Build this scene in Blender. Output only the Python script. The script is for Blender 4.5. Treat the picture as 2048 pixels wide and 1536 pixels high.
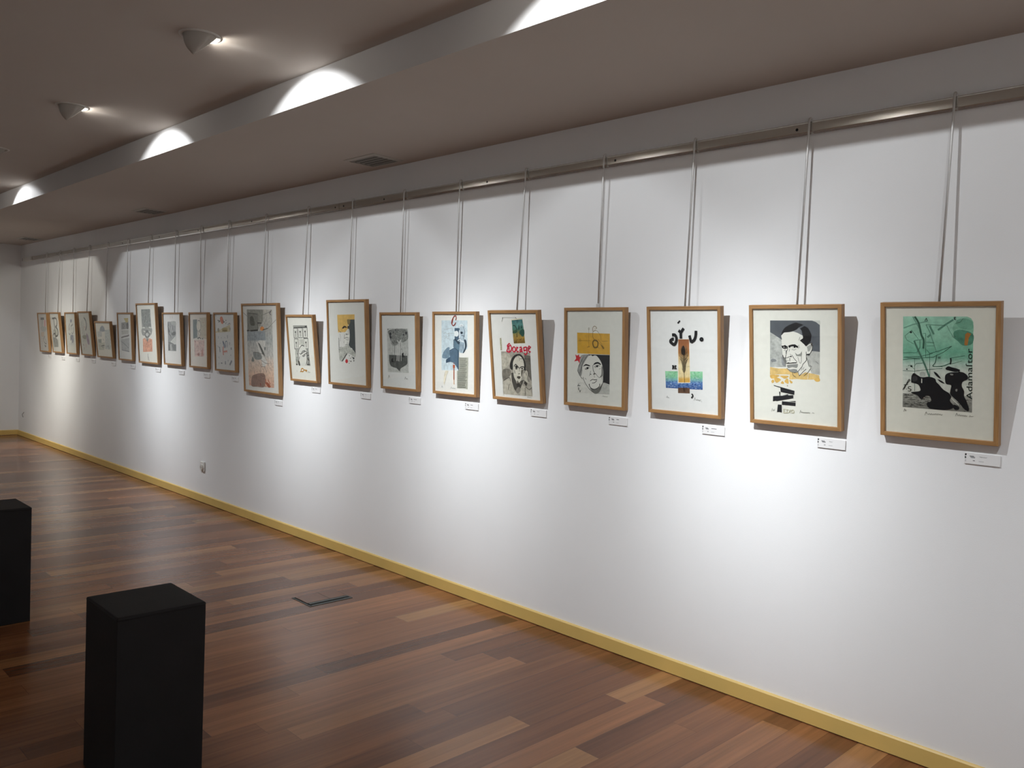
import bpy, bmesh, math, random, json
from mathutils import Vector, Matrix
from mathutils.geometry import tessellate_polygon

for o in list(bpy.data.objects):
    bpy.data.objects.remove(o, do_unlink=True)
SC = bpy.context.scene
COL = SC.collection
PI = math.pi

# ------------------------------------------------------------------ camera, world, exposure, lamps
WALL_Y = 3.4034          # face of the long gallery wall
BEAM_Y = 2.236           # face of the ceiling step
LOW_Z = 2.76             # lower ceiling
UP_Z = 2.914             # upper ceiling
END_X = -13.69           # far end wall
cam_data = bpy.data.cameras.new('camera')
cam_data.sensor_fit = 'HORIZONTAL'; cam_data.sensor_width = 36.0
cam_data.lens = 1660.0 / 2048.0 * 36.0
cam_data.clip_start = 0.05; cam_data.clip_end = 100
cam = bpy.data.objects.new('camera', cam_data); COL.objects.link(cam)
def cam_matrix(yaw, pitch, roll):
    f = Vector((math.sin(yaw)*math.cos(pitch), math.cos(yaw)*math.cos(pitch), math.sin(pitch)))
    r = Vector((math.cos(yaw), -math.sin(yaw), 0)); u = r.cross(f)
    c, s = math.cos(roll), math.sin(roll)
    x = c*r + s*u; y = -s*r + c*u
    m = Matrix((x, y, -f)).transposed()
    return m.to_4x4()
cam.matrix_world = Matrix.Translation((0, 0, 1.55)) @ cam_matrix(math.radians(-45.30), math.radians(-2.416), math.radians(2.341))
SC.camera = cam
w = bpy.data.worlds.new('world'); SC.world = w; w.use_nodes = True
w.node_tree.nodes['Background'].inputs[0].default_value = (0, 0, 0, 1)
w.node_tree.nodes['Background'].inputs[1].default_value = 0
SC.view_settings.view_transform = 'Standard'; SC.view_settings.look = 'None'
SC.view_settings.gamma = 1.0; SC.view_settings.use_curve_mapping = False
SC.view_settings.exposure = 0.0
# ceiling lamps: x, pan in degrees, power factor (0 = lamp off), colour
LAMP_Y = 1.645
LAMP_TINT = (0.94, 0.985, 1.03)
WARM_TINT = (1.0, 0.98, 0.90)
LAMPS = [(-0.19, 0, 0.5, LAMP_TINT), (-1.98, 4, 1.25, LAMP_TINT), (-3.77, 0, 1.1, LAMP_TINT), (-5.56, -5, 1.05, LAMP_TINT), (-7.35, 0, 0, LAMP_TINT), (-9.14, 25, 1.15, LAMP_TINT), (-10.93, -29, 1.25, WARM_TINT)]
LAMP_POWER = 36

def lamp_light(parent, pan, k, tint=LAMP_TINT, fill_matrix=None):
    """the halogen lamp of one ceiling fitting, or an added fill spot: narrow hot beam with a wide skirt cut by its reflector"""
    d = bpy.data.lights.new('lamp', 'SPOT'); d.energy = LAMP_POWER*k; d.color = tint
    d.spot_size = math.radians(124); d.spot_blend = 0.0; d.shadow_soft_size = 0.006
    d.use_nodes = True; nt = d.node_tree; em = nt.nodes['Emission']
    tc = nt.nodes.new('ShaderNodeTexCoord'); sp = nt.nodes.new('ShaderNodeSeparateXYZ')
    nt.links.new(tc.outputs['Normal'], sp.inputs[0])
    def mth(op, a, b=None, c=None):
        n = nt.nodes.new('ShaderNodeMath'); n.operation = op
        for i, v in enumerate((a, b, c)):
            if v is None: continue
            if isinstance(v, (int, float)): n.inputs[i].default_value = v
            else: nt.links.new(v, n.inputs[i])
        return n.outputs[0]
    th = mth('ARCCOSINE', mth('ABSOLUTE', sp.outputs[2]))
    g = mth('EXPONENT', mth('MULTIPLY', mth('POWER', mth('DIVIDE', th, math.radians(16)), 2.0), -1.0))
    hot = mth('MULTIPLY', g, 8.2)
    mr = nt.nodes.new('ShaderNodeMapRange'); mr.interpolation_type = 'SMOOTHSTEP'
    nt.links.new(th, mr.inputs[0]); mr.inputs[1].default_value = math.radians(45.5); mr.inputs[2].default_value = math.radians(51.5)
    mr.inputs[3].default_value = 1.0; mr.inputs[4].default_value = 0.0
    mr2 = nt.nodes.new('ShaderNodeMapRange'); mr2.interpolation_type = 'SMOOTHSTEP'
    nt.links.new(th, mr2.inputs[0]); mr2.inputs[1].default_value = math.radians(50); mr2.inputs[2].default_value = math.radians(61)
    mr2.inputs[3].default_value = 1.0; mr2.inputs[4].default_value = 0.0
    lat = mth('EXPONENT', mth('MULTIPLY', mth('POWER', mth('DIVIDE', mth('ABSOLUTE', sp.outputs[0]), 0.26), 2.0), -1.0))
    spill = mth('MULTIPLY', mth('MULTIPLY', mr2.outputs[0], lat), 0.16)
    tot = mth('ADD', mth('ADD', hot, mth('MULTIPLY', mr.outputs[0], 0.9)), spill)
    nt.links.new(tot, em.inputs['Strength'])
    o = bpy.data.objects.new('lamp', d); COL.objects.link(o); o.parent = parent
    o.location = (0, 0.044, -0.0075)
    aim = Vector((math.sin(math.radians(pan))*math.cos(math.radians(50)), math.cos(math.radians(pan))*math.cos(math.radians(50)), -math.sin(math.radians(50))))
    o.rotation_euler = aim.to_track_quat('-Z', 'Y').to_euler()
    if fill_matrix is not None:  # added fill spot
        o.matrix_world = fill_matrix @ Matrix.LocRotScale(o.location, o.rotation_euler, None); return o
    g = bpy.data.lights.new('bulb', 'POINT'); g.energy = LAMP_POWER*k*0.055; g.color = (1.0, 0.97, 0.92); g.shadow_soft_size = 0.008
    q = bpy.data.objects.new('bulb', g); COL.objects.link(q); q.parent = parent; q.location = (0, 0.014, -0.041)
    return o

# ------------------------------------------------------------------ helpers
def new_obj(name, bm, mat=None, parent=None, smooth=False, loc=None):
    me = bpy.data.meshes.new(name); bm.normal_update(); bm.to_mesh(me); bm.free()
    if mat is not None:
        for m in (mat if isinstance(mat, (list, tuple)) else [mat]): me.materials.append(m)
    if smooth:
        for p in me.polygons: p.use_smooth = True
    o = bpy.data.objects.new(name, me); COL.objects.link(o)
    if parent is not None: o.parent = parent
    if loc is not None: o.location = loc
    return o
def tag(o, label=None, cat=None, group=None, kind=None):
    if label: o['label'] = label
    if cat: o['category'] = cat
    if group: o['group'] = group
    if kind: o['kind'] = kind
    return o
def thing(name, label, cat, loc, rot=(0, 0, 0), group=None):
    o = bpy.data.objects.new(name, None); COL.objects.link(o); o.empty_display_size = 0.05
    o.location = loc; o.rotation_euler = rot
    return tag(o, label, cat, group)
def box(bm, x0, x1, y0, y1, z0, z1, mi=0):
    v = [bm.verts.new(c) for c in ((x0,y0,z0),(x1,y0,z0),(x1,y1,z0),(x0,y1,z0),(x0,y0,z1),(x1,y0,z1),(x1,y1,z1),(x0,y1,z1))]
    fs = [bm.faces.new([v[i] for i in q]) for q in ((3,2,1,0),(4,5,6,7),(0,1,5,4),(1,2,6,5),(2,3,7,6),(3,0,4,7))]
    for f in fs: f.material_index = mi
    return fs
def bevel(bm, w, seg=2):
    bmesh.ops.bevel(bm, geom=list(bm.edges), offset=w, segments=seg, affect='EDGES', profile=0.5)
def prism_x(bm, prof, x0, x1):
    """closed (y, z) profile swept along X"""
    a = [bm.verts.new((x0, y, z)) for y, z in prof]; b = [bm.verts.new((x1, y, z)) for y, z in prof]
    n = len(prof)
    for i in range(n): bm.faces.new((a[i], a[(i+1) % n], b[(i+1) % n], b[i]))
    bm.faces.new(a[::-1]); bm.faces.new(b)
    bmesh.ops.recalc_face_normals(bm, faces=bm.faces)
def tube(bm, pts, r, n=10):
    rings = []
    prev = None
    for i, p in enumerate(pts):
        p = Vector(p)
        t = (Vector(pts[min(i+1, len(pts)-1)]) - Vector(pts[max(i-1, 0)])).normalized()
        ref = prev if prev is not None else Vector((1, 0, 0))
        a = ref - t*ref.dot(t)
        if a.length < 1e-4: a = Vector((0, 1, 0)) - t*t.y
        a.normalize(); b = t.cross(a); prev = a
        rings.append([bm.verts.new(p + r*(math.cos(2*PI*k/n)*a + math.sin(2*PI*k/n)*b)) for k in range(n)])
    for i in range(len(rings)-1):
        for k in range(n):
            bm.faces.new((rings[i][k], rings[i][(k+1) % n], rings[i+1][(k+1) % n], rings[i+1][k]))
    bm.faces.new(rings[0][::-1]); bm.faces.new(rings[-1])
def disc(bm, c, r, axis='y', n=16, depth=0.002, mi=0):
    """short cylinder, its far cap pushed towards -axis"""
    ring = []
    for s in (0, 1):
        rr = []
        for k in range(n):
            a = 2*PI*k/n; p, q = r*math.cos(a), r*math.sin(a)
            if axis == 'y': co = (c[0]+p, c[1]-s*depth, c[2]+q)
            else: co = (c[0]+p, c[1]+q, c[2]-s*depth)
            rr.append(bm.verts.new(co))
        ring.append(rr)
    fs = [bm.faces.new((ring[0][k], ring[0][(k+1) % n], ring[1][(k+1) % n], ring[1][k])) for k in range(n)]
    fs.append(bm.faces.new(ring[1])); fs.append(bm.faces.new(ring[0][::-1]))
    for f in fs: f.material_index = mi
    bmesh.ops.recalc_face_normals(bm, faces=fs)

# ------------------------------------------------------------------ materials
def srgb(h):
    c = [int(h[i:i+2], 16)/255 for i in (0, 2, 4)]
    return tuple(x/12.92 if x <= 0.04045 else ((x+0.055)/1.055)**2.4 for x in c)
def mat(name, col, rough=0.6, metal=0.0, spec=0.5, noise=0.0, nscale=20.0, bump=0.0, bscale=200.0):
    m = bpy.data.materials.new(name); m.use_nodes = True; nt = m.node_tree; b = nt.nodes['Principled BSDF']
    c = srgb(col) if isinstance(col, str) else col
    b.inputs['Base Color'].default_value = (*c, 1); b.inputs['Roughness'].default_value = rough
    b.inputs['Metallic'].default_value = metal; b.inputs['Specular IOR Level'].default_value = spec
    tc = nt.nodes.new('ShaderNodeTexCoord')
    if noise:
        n = nt.nodes.new('ShaderNodeTexNoise'); n.inputs['Scale'].default_value = nscale; n.inputs['Detail'].default_value = 4
        nt.links.new(tc.outputs['Object'], n.inputs['Vector'])
        r = nt.nodes.new('ShaderNodeMapRange'); r.inputs[1].default_value = 0.3; r.inputs[2].default_value = 0.7
        r.inputs[3].default_value = 1-noise; r.inputs[4].default_value = 1+noise
        nt.links.new(n.outputs['Fac'], r.inputs[0])
        v = nt.nodes.new('ShaderNodeVectorMath'); v.operation = 'SCALE'; v.inputs[0].default_value = c
        nt.links.new(r.outputs[0], v.inputs['Scale']); nt.links.new(v.outputs[0], b.inputs['Base Color'])
    if bump:
        n2 = nt.nodes.new('ShaderNodeTexNoise'); n2.inputs['Scale'].default_value = bscale; n2.inputs['Detail'].default_value = 3
        nt.links.new(tc.outputs['Object'], n2.inputs['Vector'])
        bp = nt.nodes.new('ShaderNodeBump'); bp.inputs['Strength'].default_value = bump; bp.inputs['Distance'].default_value = 0.002
        nt.links.new(n2.outputs['Fac'], bp.inputs['Height']); nt.links.new(bp.outputs['Normal'], b.inputs['Normal'])
    return m
M_WALL = mat('wall_paint', 'e9e9e8', 0.55, noise=0.012, nscale=2.5, bump=0.12, bscale=260, spec=0.35)
M_CEIL = mat('ceiling_paint', 'c1b8af', 0.9, noise=0.015, nscale=2.0, bump=0.1, bscale=180, spec=0.2)
M_STEP = mat('ceiling_step_paint', 'c6c3c0', 0.8, noise=0.012, nscale=2.5, spec=0.2)
M_BASE = mat('skirting_paint', 'd2b268', 0.45, noise=0.03, nscale=8)
M_BLACK = mat('matt_black_paint', '1d1c1d', 0.62, noise=0.12, nscale=6, bump=0.15, bscale=90, spec=0.25)
M_RAIL = mat('brushed_aluminium', 'c9c5be', 0.23, metal=1.0, noise=0.03, nscale=3)
M_STEEL = mat('satin_steel', 'cfcecb', 0.45, metal=0.7)
M_HOLE = mat('dark_hole', '0b0a0a', 0.8)
M_WHITE = mat('white_plastic', 'dcdad4', 0.45)
M_FITTING = mat('white_fitting_enamel', 'c9c6be', 0.5)
M_HOOD = mat('grey_hood_enamel', 'aaa49b', 0.85, spec=0.15)
M_VENT = mat('vent_metal', 'b3aea4', 0.55)
M_SLAT = mat('vent_slat_metal', '7d7971', 0.5)
M_VENTDARK = mat('vent_dark_inside', '14130f', 0.9)
M_CARD = mat('white_card', 'e2e1df', 0.6)
M_INK = mat('printed_ink', '2b2b2d', 0.6)
M_INKGREY = mat('printed_grey_ink', '9c9c9c', 0.6)
M_MDF = mat('backing_board', '7b6247', 0.8, noise=0.05, nscale=50)
M_CABLE = mat('dark_cable', '4a4038', 0.6)
M_PLATE = mat('dark_steel_plate', '3b4240', 0.35, metal=0.6)
M_LENS = bpy.data.materials.new('lamp_lens'); M_LENS.use_nodes = True
_b = M_LENS.node_tree.nodes['Principled BSDF']; _b.inputs['Base Color'].default_value = (0.8, 0.8, 0.8, 1)
_b.inputs['Emission Color'].default_value = (1, 0.97, 0.92, 1); _b.inputs['Emission Strength'].default_value = 3

def wood_frame_mat(name, sc):
    m = bpy.data.materials.new(name); m.use_nodes = True; nt = m.node_tree; b = nt.nodes['Principled BSDF']
    tc = nt.nodes.new('ShaderNodeTexCoord'); n = nt.nodes.new('ShaderNodeTexNoise')
    n.inputs['Scale'].default_value = 160; n.inputs['Detail'].default_value = 5
    mp = nt.nodes.new('ShaderNodeMapping'); mp.inputs['Scale'].default_value = sc
    nt.links.new(tc.outputs['Object'], mp.inputs[0]); nt.links.new(mp.outputs[0], n.inputs['Vector'])
    oi = nt.nodes.new('ShaderNodeObjectInfo')
    cr = nt.nodes.new('ShaderNodeValToRGB'); cr.color_ramp.elements[0].position = 0.3; cr.color_ramp.elements[1].position = 0.72
    cr.color_ramp.elements[0].color = (*srgb('8f683e'), 1); cr.color_ramp.elements[1].color = (*srgb('ac8354'), 1)
    nt.links.new(n.outputs['Fac'], cr.inputs[0])
    hs = nt.nodes.new('ShaderNodeHueSaturation'); r = nt.nodes.new('ShaderNodeMapRange'); r.inputs[3].default_value = 0.86; r.inputs[4].default_value = 1.08
    nt.links.new(oi.outputs['Random'], r.inputs[0]); nt.links.new(r.outputs[0], hs.inputs['Value']); nt.links.new(cr.outputs[0], hs.inputs['Color'])
    nt.links.new(hs.outputs[0], b.inputs['Base Color']); b.inputs['Roughness'].default_value = 0.5
    return m
M_OAKV = wood_frame_mat('oak_moulding_upright', (1, 1, 0.05)); M_OAKH = wood_frame_mat('oak_moulding_level', (0.05, 1, 1))

def glass_mat():
    m = bpy.data.materials.new('picture_glass'); m.use_nodes = True; nt = m.node_tree
    for n in list(nt.nodes):
        if n.type != 'OUTPUT_MATERIAL': nt.nodes.remove(n)
    out = nt.nodes['Material Output']
    tr = nt.nodes.new('ShaderNodeBsdfTransparent'); tr.inputs[0].default_value = (0.985, 0.985, 0.98, 1)
    gl = nt.nodes.new('ShaderNodeBsdfGlossy'); gl.inputs['Roughness'].default_value = 0.02
    lw = nt.nodes.new('ShaderNodeLayerWeight'); lw.inputs[0].default_value = 0.5
    p = nt.nodes.new('ShaderNodeMath'); p.operation = 'POWER'; p.inputs[1].default_value = 5.0; nt.links.new(lw.outputs['Facing'], p.inputs[0])
    ma = nt.nodes.new('ShaderNodeMath'); ma.operation = 'MULTIPLY_ADD'; ma.inputs[1].default_value = 0.9; ma.inputs[2].default_value = 0.03
    nt.links.new(p.outputs[0], ma.inputs[0])
    mx = nt.nodes.new('ShaderNodeMixShader'); nt.links.new(ma.outputs[0], mx.inputs[0]); nt.links.new(tr.outputs[0], mx.inputs[1]); nt.links.new(gl.outputs[0], mx.inputs[2])
    nt.links.new(mx.outputs[0], out.inputs['Surface'])
    return m
M_GLASS = glass_mat()

def print_mat():
    m = bpy.data.materials.new('print_ink_on_paper'); m.use_nodes = True; nt = m.node_tree; b = nt.nodes['Principled BSDF']
    a = nt.nodes.new('ShaderNodeAttribute'); a.attribute_name = 'ink'
    tc = nt.nodes.new('ShaderNodeTexCoord'); n = nt.nodes.new('ShaderNodeTexNoise'); n.inputs['Scale'].default_value = 38; n.inputs['Detail'].default_value = 7; n.inputs['Roughness'].default_value = 0.65
    nt.links.new(tc.outputs['Object'], n.inputs['Vector'])
    s = nt.nodes.new('ShaderNodeMath'); s.operation = 'SUBTRACT'; s.inputs[1].default_value = 0.5; nt.links.new(n.outputs['Fac'], s.inputs[0])
    k = nt.nodes.new('ShaderNodeMath'); k.operation = 'MULTIPLY'; nt.links.new(s.outputs[0], k.inputs[0]); nt.links.new(a.outputs['Alpha'], k.inputs[1])
    k2 = nt.nodes.new('ShaderNodeMath'); k2.operation = 'MULTIPLY_ADD'; k2.inputs[1].default_value = 2.2; k2.inputs[2].default_value = 1.0; nt.links.new(k.outputs[0], k2.inputs[0])
    v = nt.nodes.new('ShaderNodeVectorMath'); v.operation = 'SCALE'; nt.links.new(a.outputs['Color'], v.inputs[0]); nt.links.new(k2.outputs[0], v.inputs['Scale'])
    nt.links.new(v.outputs[0], b.inputs['Base Color']); b.inputs['Roughness'].default_value = 0.85; b.inputs['Specular IOR Level'].default_value = 0.2
    return m
M_PRINT = print_mat()

def floor_mat(name='strip_floor'):
    m = bpy.data.materials.new(name); m.use_nodes = True; nt = m.node_tree; b = nt.nodes['Principled BSDF']; L = nt.links
    def N(t, **k):
        n = nt.nodes.new(t)
        for a, v in k.items(): setattr(n, a, v)
        return n
    def mth(op, a, bb=None, c=None):
        n = N('ShaderNodeMath', operation=op)
        for i, v in enumerate((a, bb, c)):
            if v is None: continue
            if isinstance(v, (int, float)): n.inputs[i].default_value = v
            else: L.new(v, n.inputs[i])
        return n.outputs[0]
    tc = N('ShaderNodeTexCoord'); sp = N('ShaderNodeSeparateXYZ'); L.new(tc.outputs['Object'], sp.inputs[0])
    W_, LEN = 0.121, 1.25
    xr = mth('DIVIDE', sp.outputs[0], W_); col = mth('FLOOR', xr); fx = mth('FRACT', xr)
    wn = N('ShaderNodeTexWhiteNoise', noise_dimensions='1D'); L.new(col, wn.inputs['W'])
    yr = mth('DIVIDE', mth('ADD', sp.outputs[1], mth('MULTIPLY', wn.outputs['Value'], 7.3)), LEN)
    row = mth('FLOOR', yr); fy = mth('FRACT', yr)
    cb = N('ShaderNodeCombineXYZ'); L.new(col, cb.inputs[0]); L.new(row, cb.inputs[1])
    wn2 = N('ShaderNodeTexWhiteNoise', noise_dimensions='2D'); L.new(cb.outputs[0], wn2.inputs['Vector'])
    cr = N('ShaderNodeValToRGB'); e = cr.color_ramp.elements
    e[0].position = 0.0; e[0].color = (*srgb('5c3822'), 1); e[1].position = 1.0; e[1].color = (*srgb('976d46'), 1)
    for p, c in ((0.28, '6e442a'), (0.55, '7c4f31'), (0.82, '8a5b3a')):
        x = cr.color_ramp.elements.new(p); x.color = (*srgb(c), 1)
    L.new(wn2.outputs['Value'], cr.inputs[0])
    # grain, stretched along the strips, shifted per strip
    of = N('ShaderNodeVectorMath', operation='SCALE'); L.new(wn2.outputs['Color'], of.inputs[0]); of.inputs['Scale'].default_value = 13.0
    ad = N('ShaderNodeVectorMath', operation='ADD'); L.new(tc.outputs['Object'], ad.inputs[0]); L.new(of.outputs[0], ad.inputs[1])
    mp = N('ShaderNodeMapping'); mp.inputs['Scale'].default_value = (58, 1.5, 1); L.new(ad.outputs[0], mp.inputs[0])
    g = N('ShaderNodeTexNoise'); g.inputs['Scale'].default_value = 1.0; g.inputs['Detail'].default_value = 6; g.inputs['Roughness'].default_value = 0.62; L.new(mp.outputs[0], g.inputs['Vector'])
    mp2 = N('ShaderNodeMapping'); mp2.inputs['Scale'].default_value = (17, 0.8, 1); L.new(ad.outputs[0], mp2.inputs[0])
    g2 = N('ShaderNodeTexNoise'); g2.inputs['Scale'].default_value = 1.0; g2.inputs['Detail'].default_value = 3; L.new(mp2.outputs[0], g2.inputs['Vector'])
    k = mth('ADD', mth('MULTIPLY', g.outputs['Fac'], 0.85), mth('MULTIPLY', g2.outputs['Fac'], 0.95))
    k = mth('ADD', k, 0.10)
    # seams between the strips
    ex = mth('MINIMUM', fx, mth('SUBTRACT', 1.0, fx)); ey = mth('MINIMUM', fy, mth('SUBTRACT', 1.0, fy))
    sx = mth('GREATER_THAN', ex, 0.008); sy = mth('GREATER_THAN', ey, 0.0009)
    seam = mth('MULTIPLY_ADD', mth('MULTIPLY', sx, sy), 0.42, 0.58)
    v = N('ShaderNodeVectorMath', operation='SCALE'); L.new(cr.outputs[0], v.inputs[0]); L.new(mth('MULTIPLY', k, seam), v.inputs['Scale'])
    L.new(v.outputs[0], b.inputs['Base Color'])
    rr = mth('MULTIPLY_ADD', g.outputs['Fac'], 0.12, 0.16)
    L.new(rr, b.inputs['Roughness']); b.inputs['Specular IOR Level'].default_value = 0.34
    bp = N('ShaderNodeBump'); bp.inputs['Strength'].default_value = 0.06; bp.inputs['Distance'].default_value = 0.001
    L.new(g.outputs['Fac'], bp.inputs['Height']); L.new(bp.outputs['Normal'], b.inputs['Normal'])
    return m
M_FLOOR = floor_mat()

# ------------------------------------------------------------------ the room
RX1, LY = 3.6, -4.2      # wall behind the camera, wall to its left
def struct(name, bm, m): return tag(new_obj(name, bm, m), kind='structure')
bm = bmesh.new(); box(bm, END_X-0.15, RX1+0.15, LY-0.15, WALL_Y+0.15, -0.12, 0.0); struct('floor', bm, M_FLOOR)
bm = bmesh.new(); box(bm, END_X-0.15, RX1+0.15, WALL_Y, WALL_Y+0.15, 0.0, 3.05); struct('wall_right', bm, M_WALL)
bm = bmesh.new(); box(bm, END_X-0.15, END_X, LY-0.15, WALL_Y, 0.0, 3.05); struct('wall_far', bm, M_WALL)
bm = bmesh.new(); box(bm, END_X, RX1+0.15, LY-0.15, LY, 0.0, 3.05); struct('wall_left', bm, M_WALL)
bm = bmesh.new(); box(bm, RX1, RX1+0.15, LY, WALL_Y, 0.0, 3.05); struct('wall_back', bm, M_WALL)
bm = bmesh.new()
prism_x(bm, [(LY, UP_Z), (BEAM_Y, UP_Z), (BEAM_Y, LOW_Z), (WALL_Y, LOW_Z), (WALL_Y, 3.05), (LY, 3.05)], END_X, RX1)
bm.faces.ensure_lookup_table()
for f in bm.faces:                       # the upright face of the step is painted like the walls
    if abs(f.calc_center_median().y-BEAM_Y) < 1e-4: f.material_index = 1
struct('ceiling', bm, [M_CEIL, M_STEP])
def skirting(name, horizontal):
    bm = bmesh.new(); prof = [(0, 0.004), (0.014, 0.004), (0.014, 0.068), (0.009, 0.074), (0, 0.074)]
    if horizontal: prism_x(bm, [(WALL_Y-y, z) for y, z in prof], END_X, RX1)
    else:
        prism_x(bm, [(-y, z) for y, z in prof], LY, WALL_Y-0.014)
        for v in bm.verts: v.co = (END_X-v.co.y, v.co.x, v.co.z)
        bmesh.ops.recalc_face_normals(bm, faces=bm.faces)
    return struct(name, bm, M_BASE)
skirting('baseboard_right', True); skirting('baseboard_far', False)

# ------------------------------------------------------------------ ceiling lamps
def ring_mesh(r0, r1, h, n=48):
    bm = bmesh.new(); prof = [(r0, 0.0), (r0, -h*0.5), (r0+0.003, -h), (r1-0.004, -h), (r1, -h*0.4), (r1, 0.0)]
    rows = [[bm.verts.new((r*math.cos(2*PI*k/n), r*math.sin(2*PI*k/n), z)) for k in range(n)] for r, z in prof]
    for i in range(len(rows)-1):
        for k in range(n): bm.faces.new((rows[i][k], rows[i][(k+1) % n], rows[i+1][(k+1) % n], rows[i+1][k]))
    bmesh.ops.recalc_face_normals(bm, faces=bm.faces)
    return bm
def scoop_mesh():
    """hood of the wall washer: a pointed shell hanging below the ring, open towards the wall"""
    bm = bmesh.new(); R = 0.074; tip = Vector((0.0, -0.030, -0.092)); n, mrows = 36, 10
    def shell(th):
        rows = []
        for j in range(mrows+1):
            t = j/mrows
            row = []
            for k in range(n+1):
                a = math.radians(-242 + 304*k/n)          # open arc faces +Y
                rim = Vector((math.cos(a)*(R-th), math.sin(a)*(R-th) , 0.001))
                p = rim.lerp(tip + Vector((0, 0, th)), t)
                bulge = 0.012*math.sin(PI*t)*(1 if math.sin(a) < 0.2 else 0.25)
                d = Vector((math.cos(a), math.sin(a), -0.45)).normalized()
                row.append(p + d*bulge)
            rows.append([bm.verts.new(p) for p in row])
        for j in range(mrows):
            for k in range(n):
                bm.faces.new((rows[j][k], rows[j][k+1], rows[j+1][k+1], rows[j+1][k]))
        return rows
    A = shell(0.0); B = shell(0.0025)
    for j in range(mrows):
        for k in (0, n): bm.faces.new((A[j][k], A[j+1][k], B[j+1][k], B[j][k]))
    bmesh.ops.remove_doubles(bm, verts=bm.verts, dist=1e-6)
    bmesh.ops.recalc_face_normals(bm, faces=bm.faces)
    return bm
# unseen fill spots, added to brighten the room off its opposite, back and end walls
for (x, y, yaw, k) in [(x, -2.45, 180, 0.75) for x in (-11.5, -8.5, -5.5, -2.5, 0.5)] + [(1.85, -1.8, -90, 3.3), (1.85, 1.2, -90, 3.3), (-11.9, 1.1, 90, 0.9)]:
    lamp_light(None, 0, k, fill_matrix=Matrix.Translation((x, y, UP_Z)) @ Matrix.Rotation(math.radians(yaw), 4, 'Z'))
LAMP_LABELS = [
    'wall washer lamp fitted nearest the camera, above the right edge, out of frame',
    'lit wall washer lamp beside the large bright patch at the top edge',
    'lit ceiling lamp with pointed hood nearest the top of the picture',
    'lit ceiling lamp with pointed hood second from the top, further back',
    'unlit ceiling lamp of which only the ring tip shows at the left edge',
    'lit wall washer lamp beside the far bright patch at the left edge',
    'lit wall washer lamp farthest along the ceiling, closest to the end wall']
for (x, pan, k, tint), lab in zip(LAMPS, LAMP_LABELS):
    t = thing('ceiling_downlight', lab, 'ceiling lamp', (x, LAMP_Y, UP_Z), group='wall washers along the ceiling')
    new_obj('trim_ring', ring_mesh(0.074, 0.092, 0.005), M_FITTING, t, True)
    new_obj('hood', scoop_mesh(), M_HOOD, t, True)
    bm = bmesh.new(); disc(bm, (0, 0, -0.0005), 0.073, 'z', 32, 0.001); new_obj('reflector_well', bm, M_FITTING, t)
    if k:
        bm = bmesh.new(); disc(bm, (0, 0.016, -0.002), 0.010, 'z', 20, 0.010); new_obj('lamp_socket', bm, M_LENS, t)
        lamp_light(t, pan, k, tint)

# ------------------------------------------------------------------ ceiling vents
VENTS = [(-4.634, 'near grey slatted air vent in the lower ceiling, its slats easy to see'),
         (-8.40, 'middle one of the three grey air vents in the lower ceiling'),
         (-12.52, 'farthest air vent in the lower ceiling, close to the end wall')]
for x, lab in VENTS:
    t = thing('air_vent', lab, 'air vent', (x, 3.212, LOW_Z), group='air vents in the lower ceiling')
    hx, hy, f = 0.17, 0.122, 0.026
    bm = bmesh.new()
    out = [(-hx, -hy), (hx, -hy), (hx, hy), (-hx, hy)]; inn = [(-hx+f, -hy+f), (hx-f, -hy+f), (hx-f, hy-f), (-hx+f, hy-f)]
    for i in range(4):
        a, b, c, d = out[i], out[(i+1) % 4], inn[(i+1) % 4], inn[i]
        lo = [bm.verts.new((*p, -0.003)) for p in (a, b)] + [bm.verts.new((*p, -0.009)) for p in (c, d)]
        hi = [bm.verts.new((*p, 0.0)) for p in (a, b, c, d)]
        bm.faces.new(lo); bm.faces.new(hi[::-1])
        for q in range(4): bm.faces.new((lo[q], hi[q], hi[(q+1) % 4], lo[(q+1) % 4]))
    bmesh.ops.recalc_face_normals(bm, faces=bm.faces); new_obj('vent_frame', bm, M_VENT, t)
    bm = bmesh.new(); box(bm, -hx+f, hx-f, -hy+f, hy-f, -0.0012, -0.0002); new_obj('dark_duct', bm, M_VENTDARK, t)
    for i in range(5):
        y = -hy+f+0.018+i*0.039
        bm = bmesh.new(); vs = [(y-0.007, -0.002), (y-0.005, -0.0015), (y+0.009, -0.0075), (y+0.007, -0.0085)]
        prism_x(bm, vs, -hx+f+0.001, hx-f-0.001); new_obj('slat', bm, M_SLAT, t)

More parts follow.
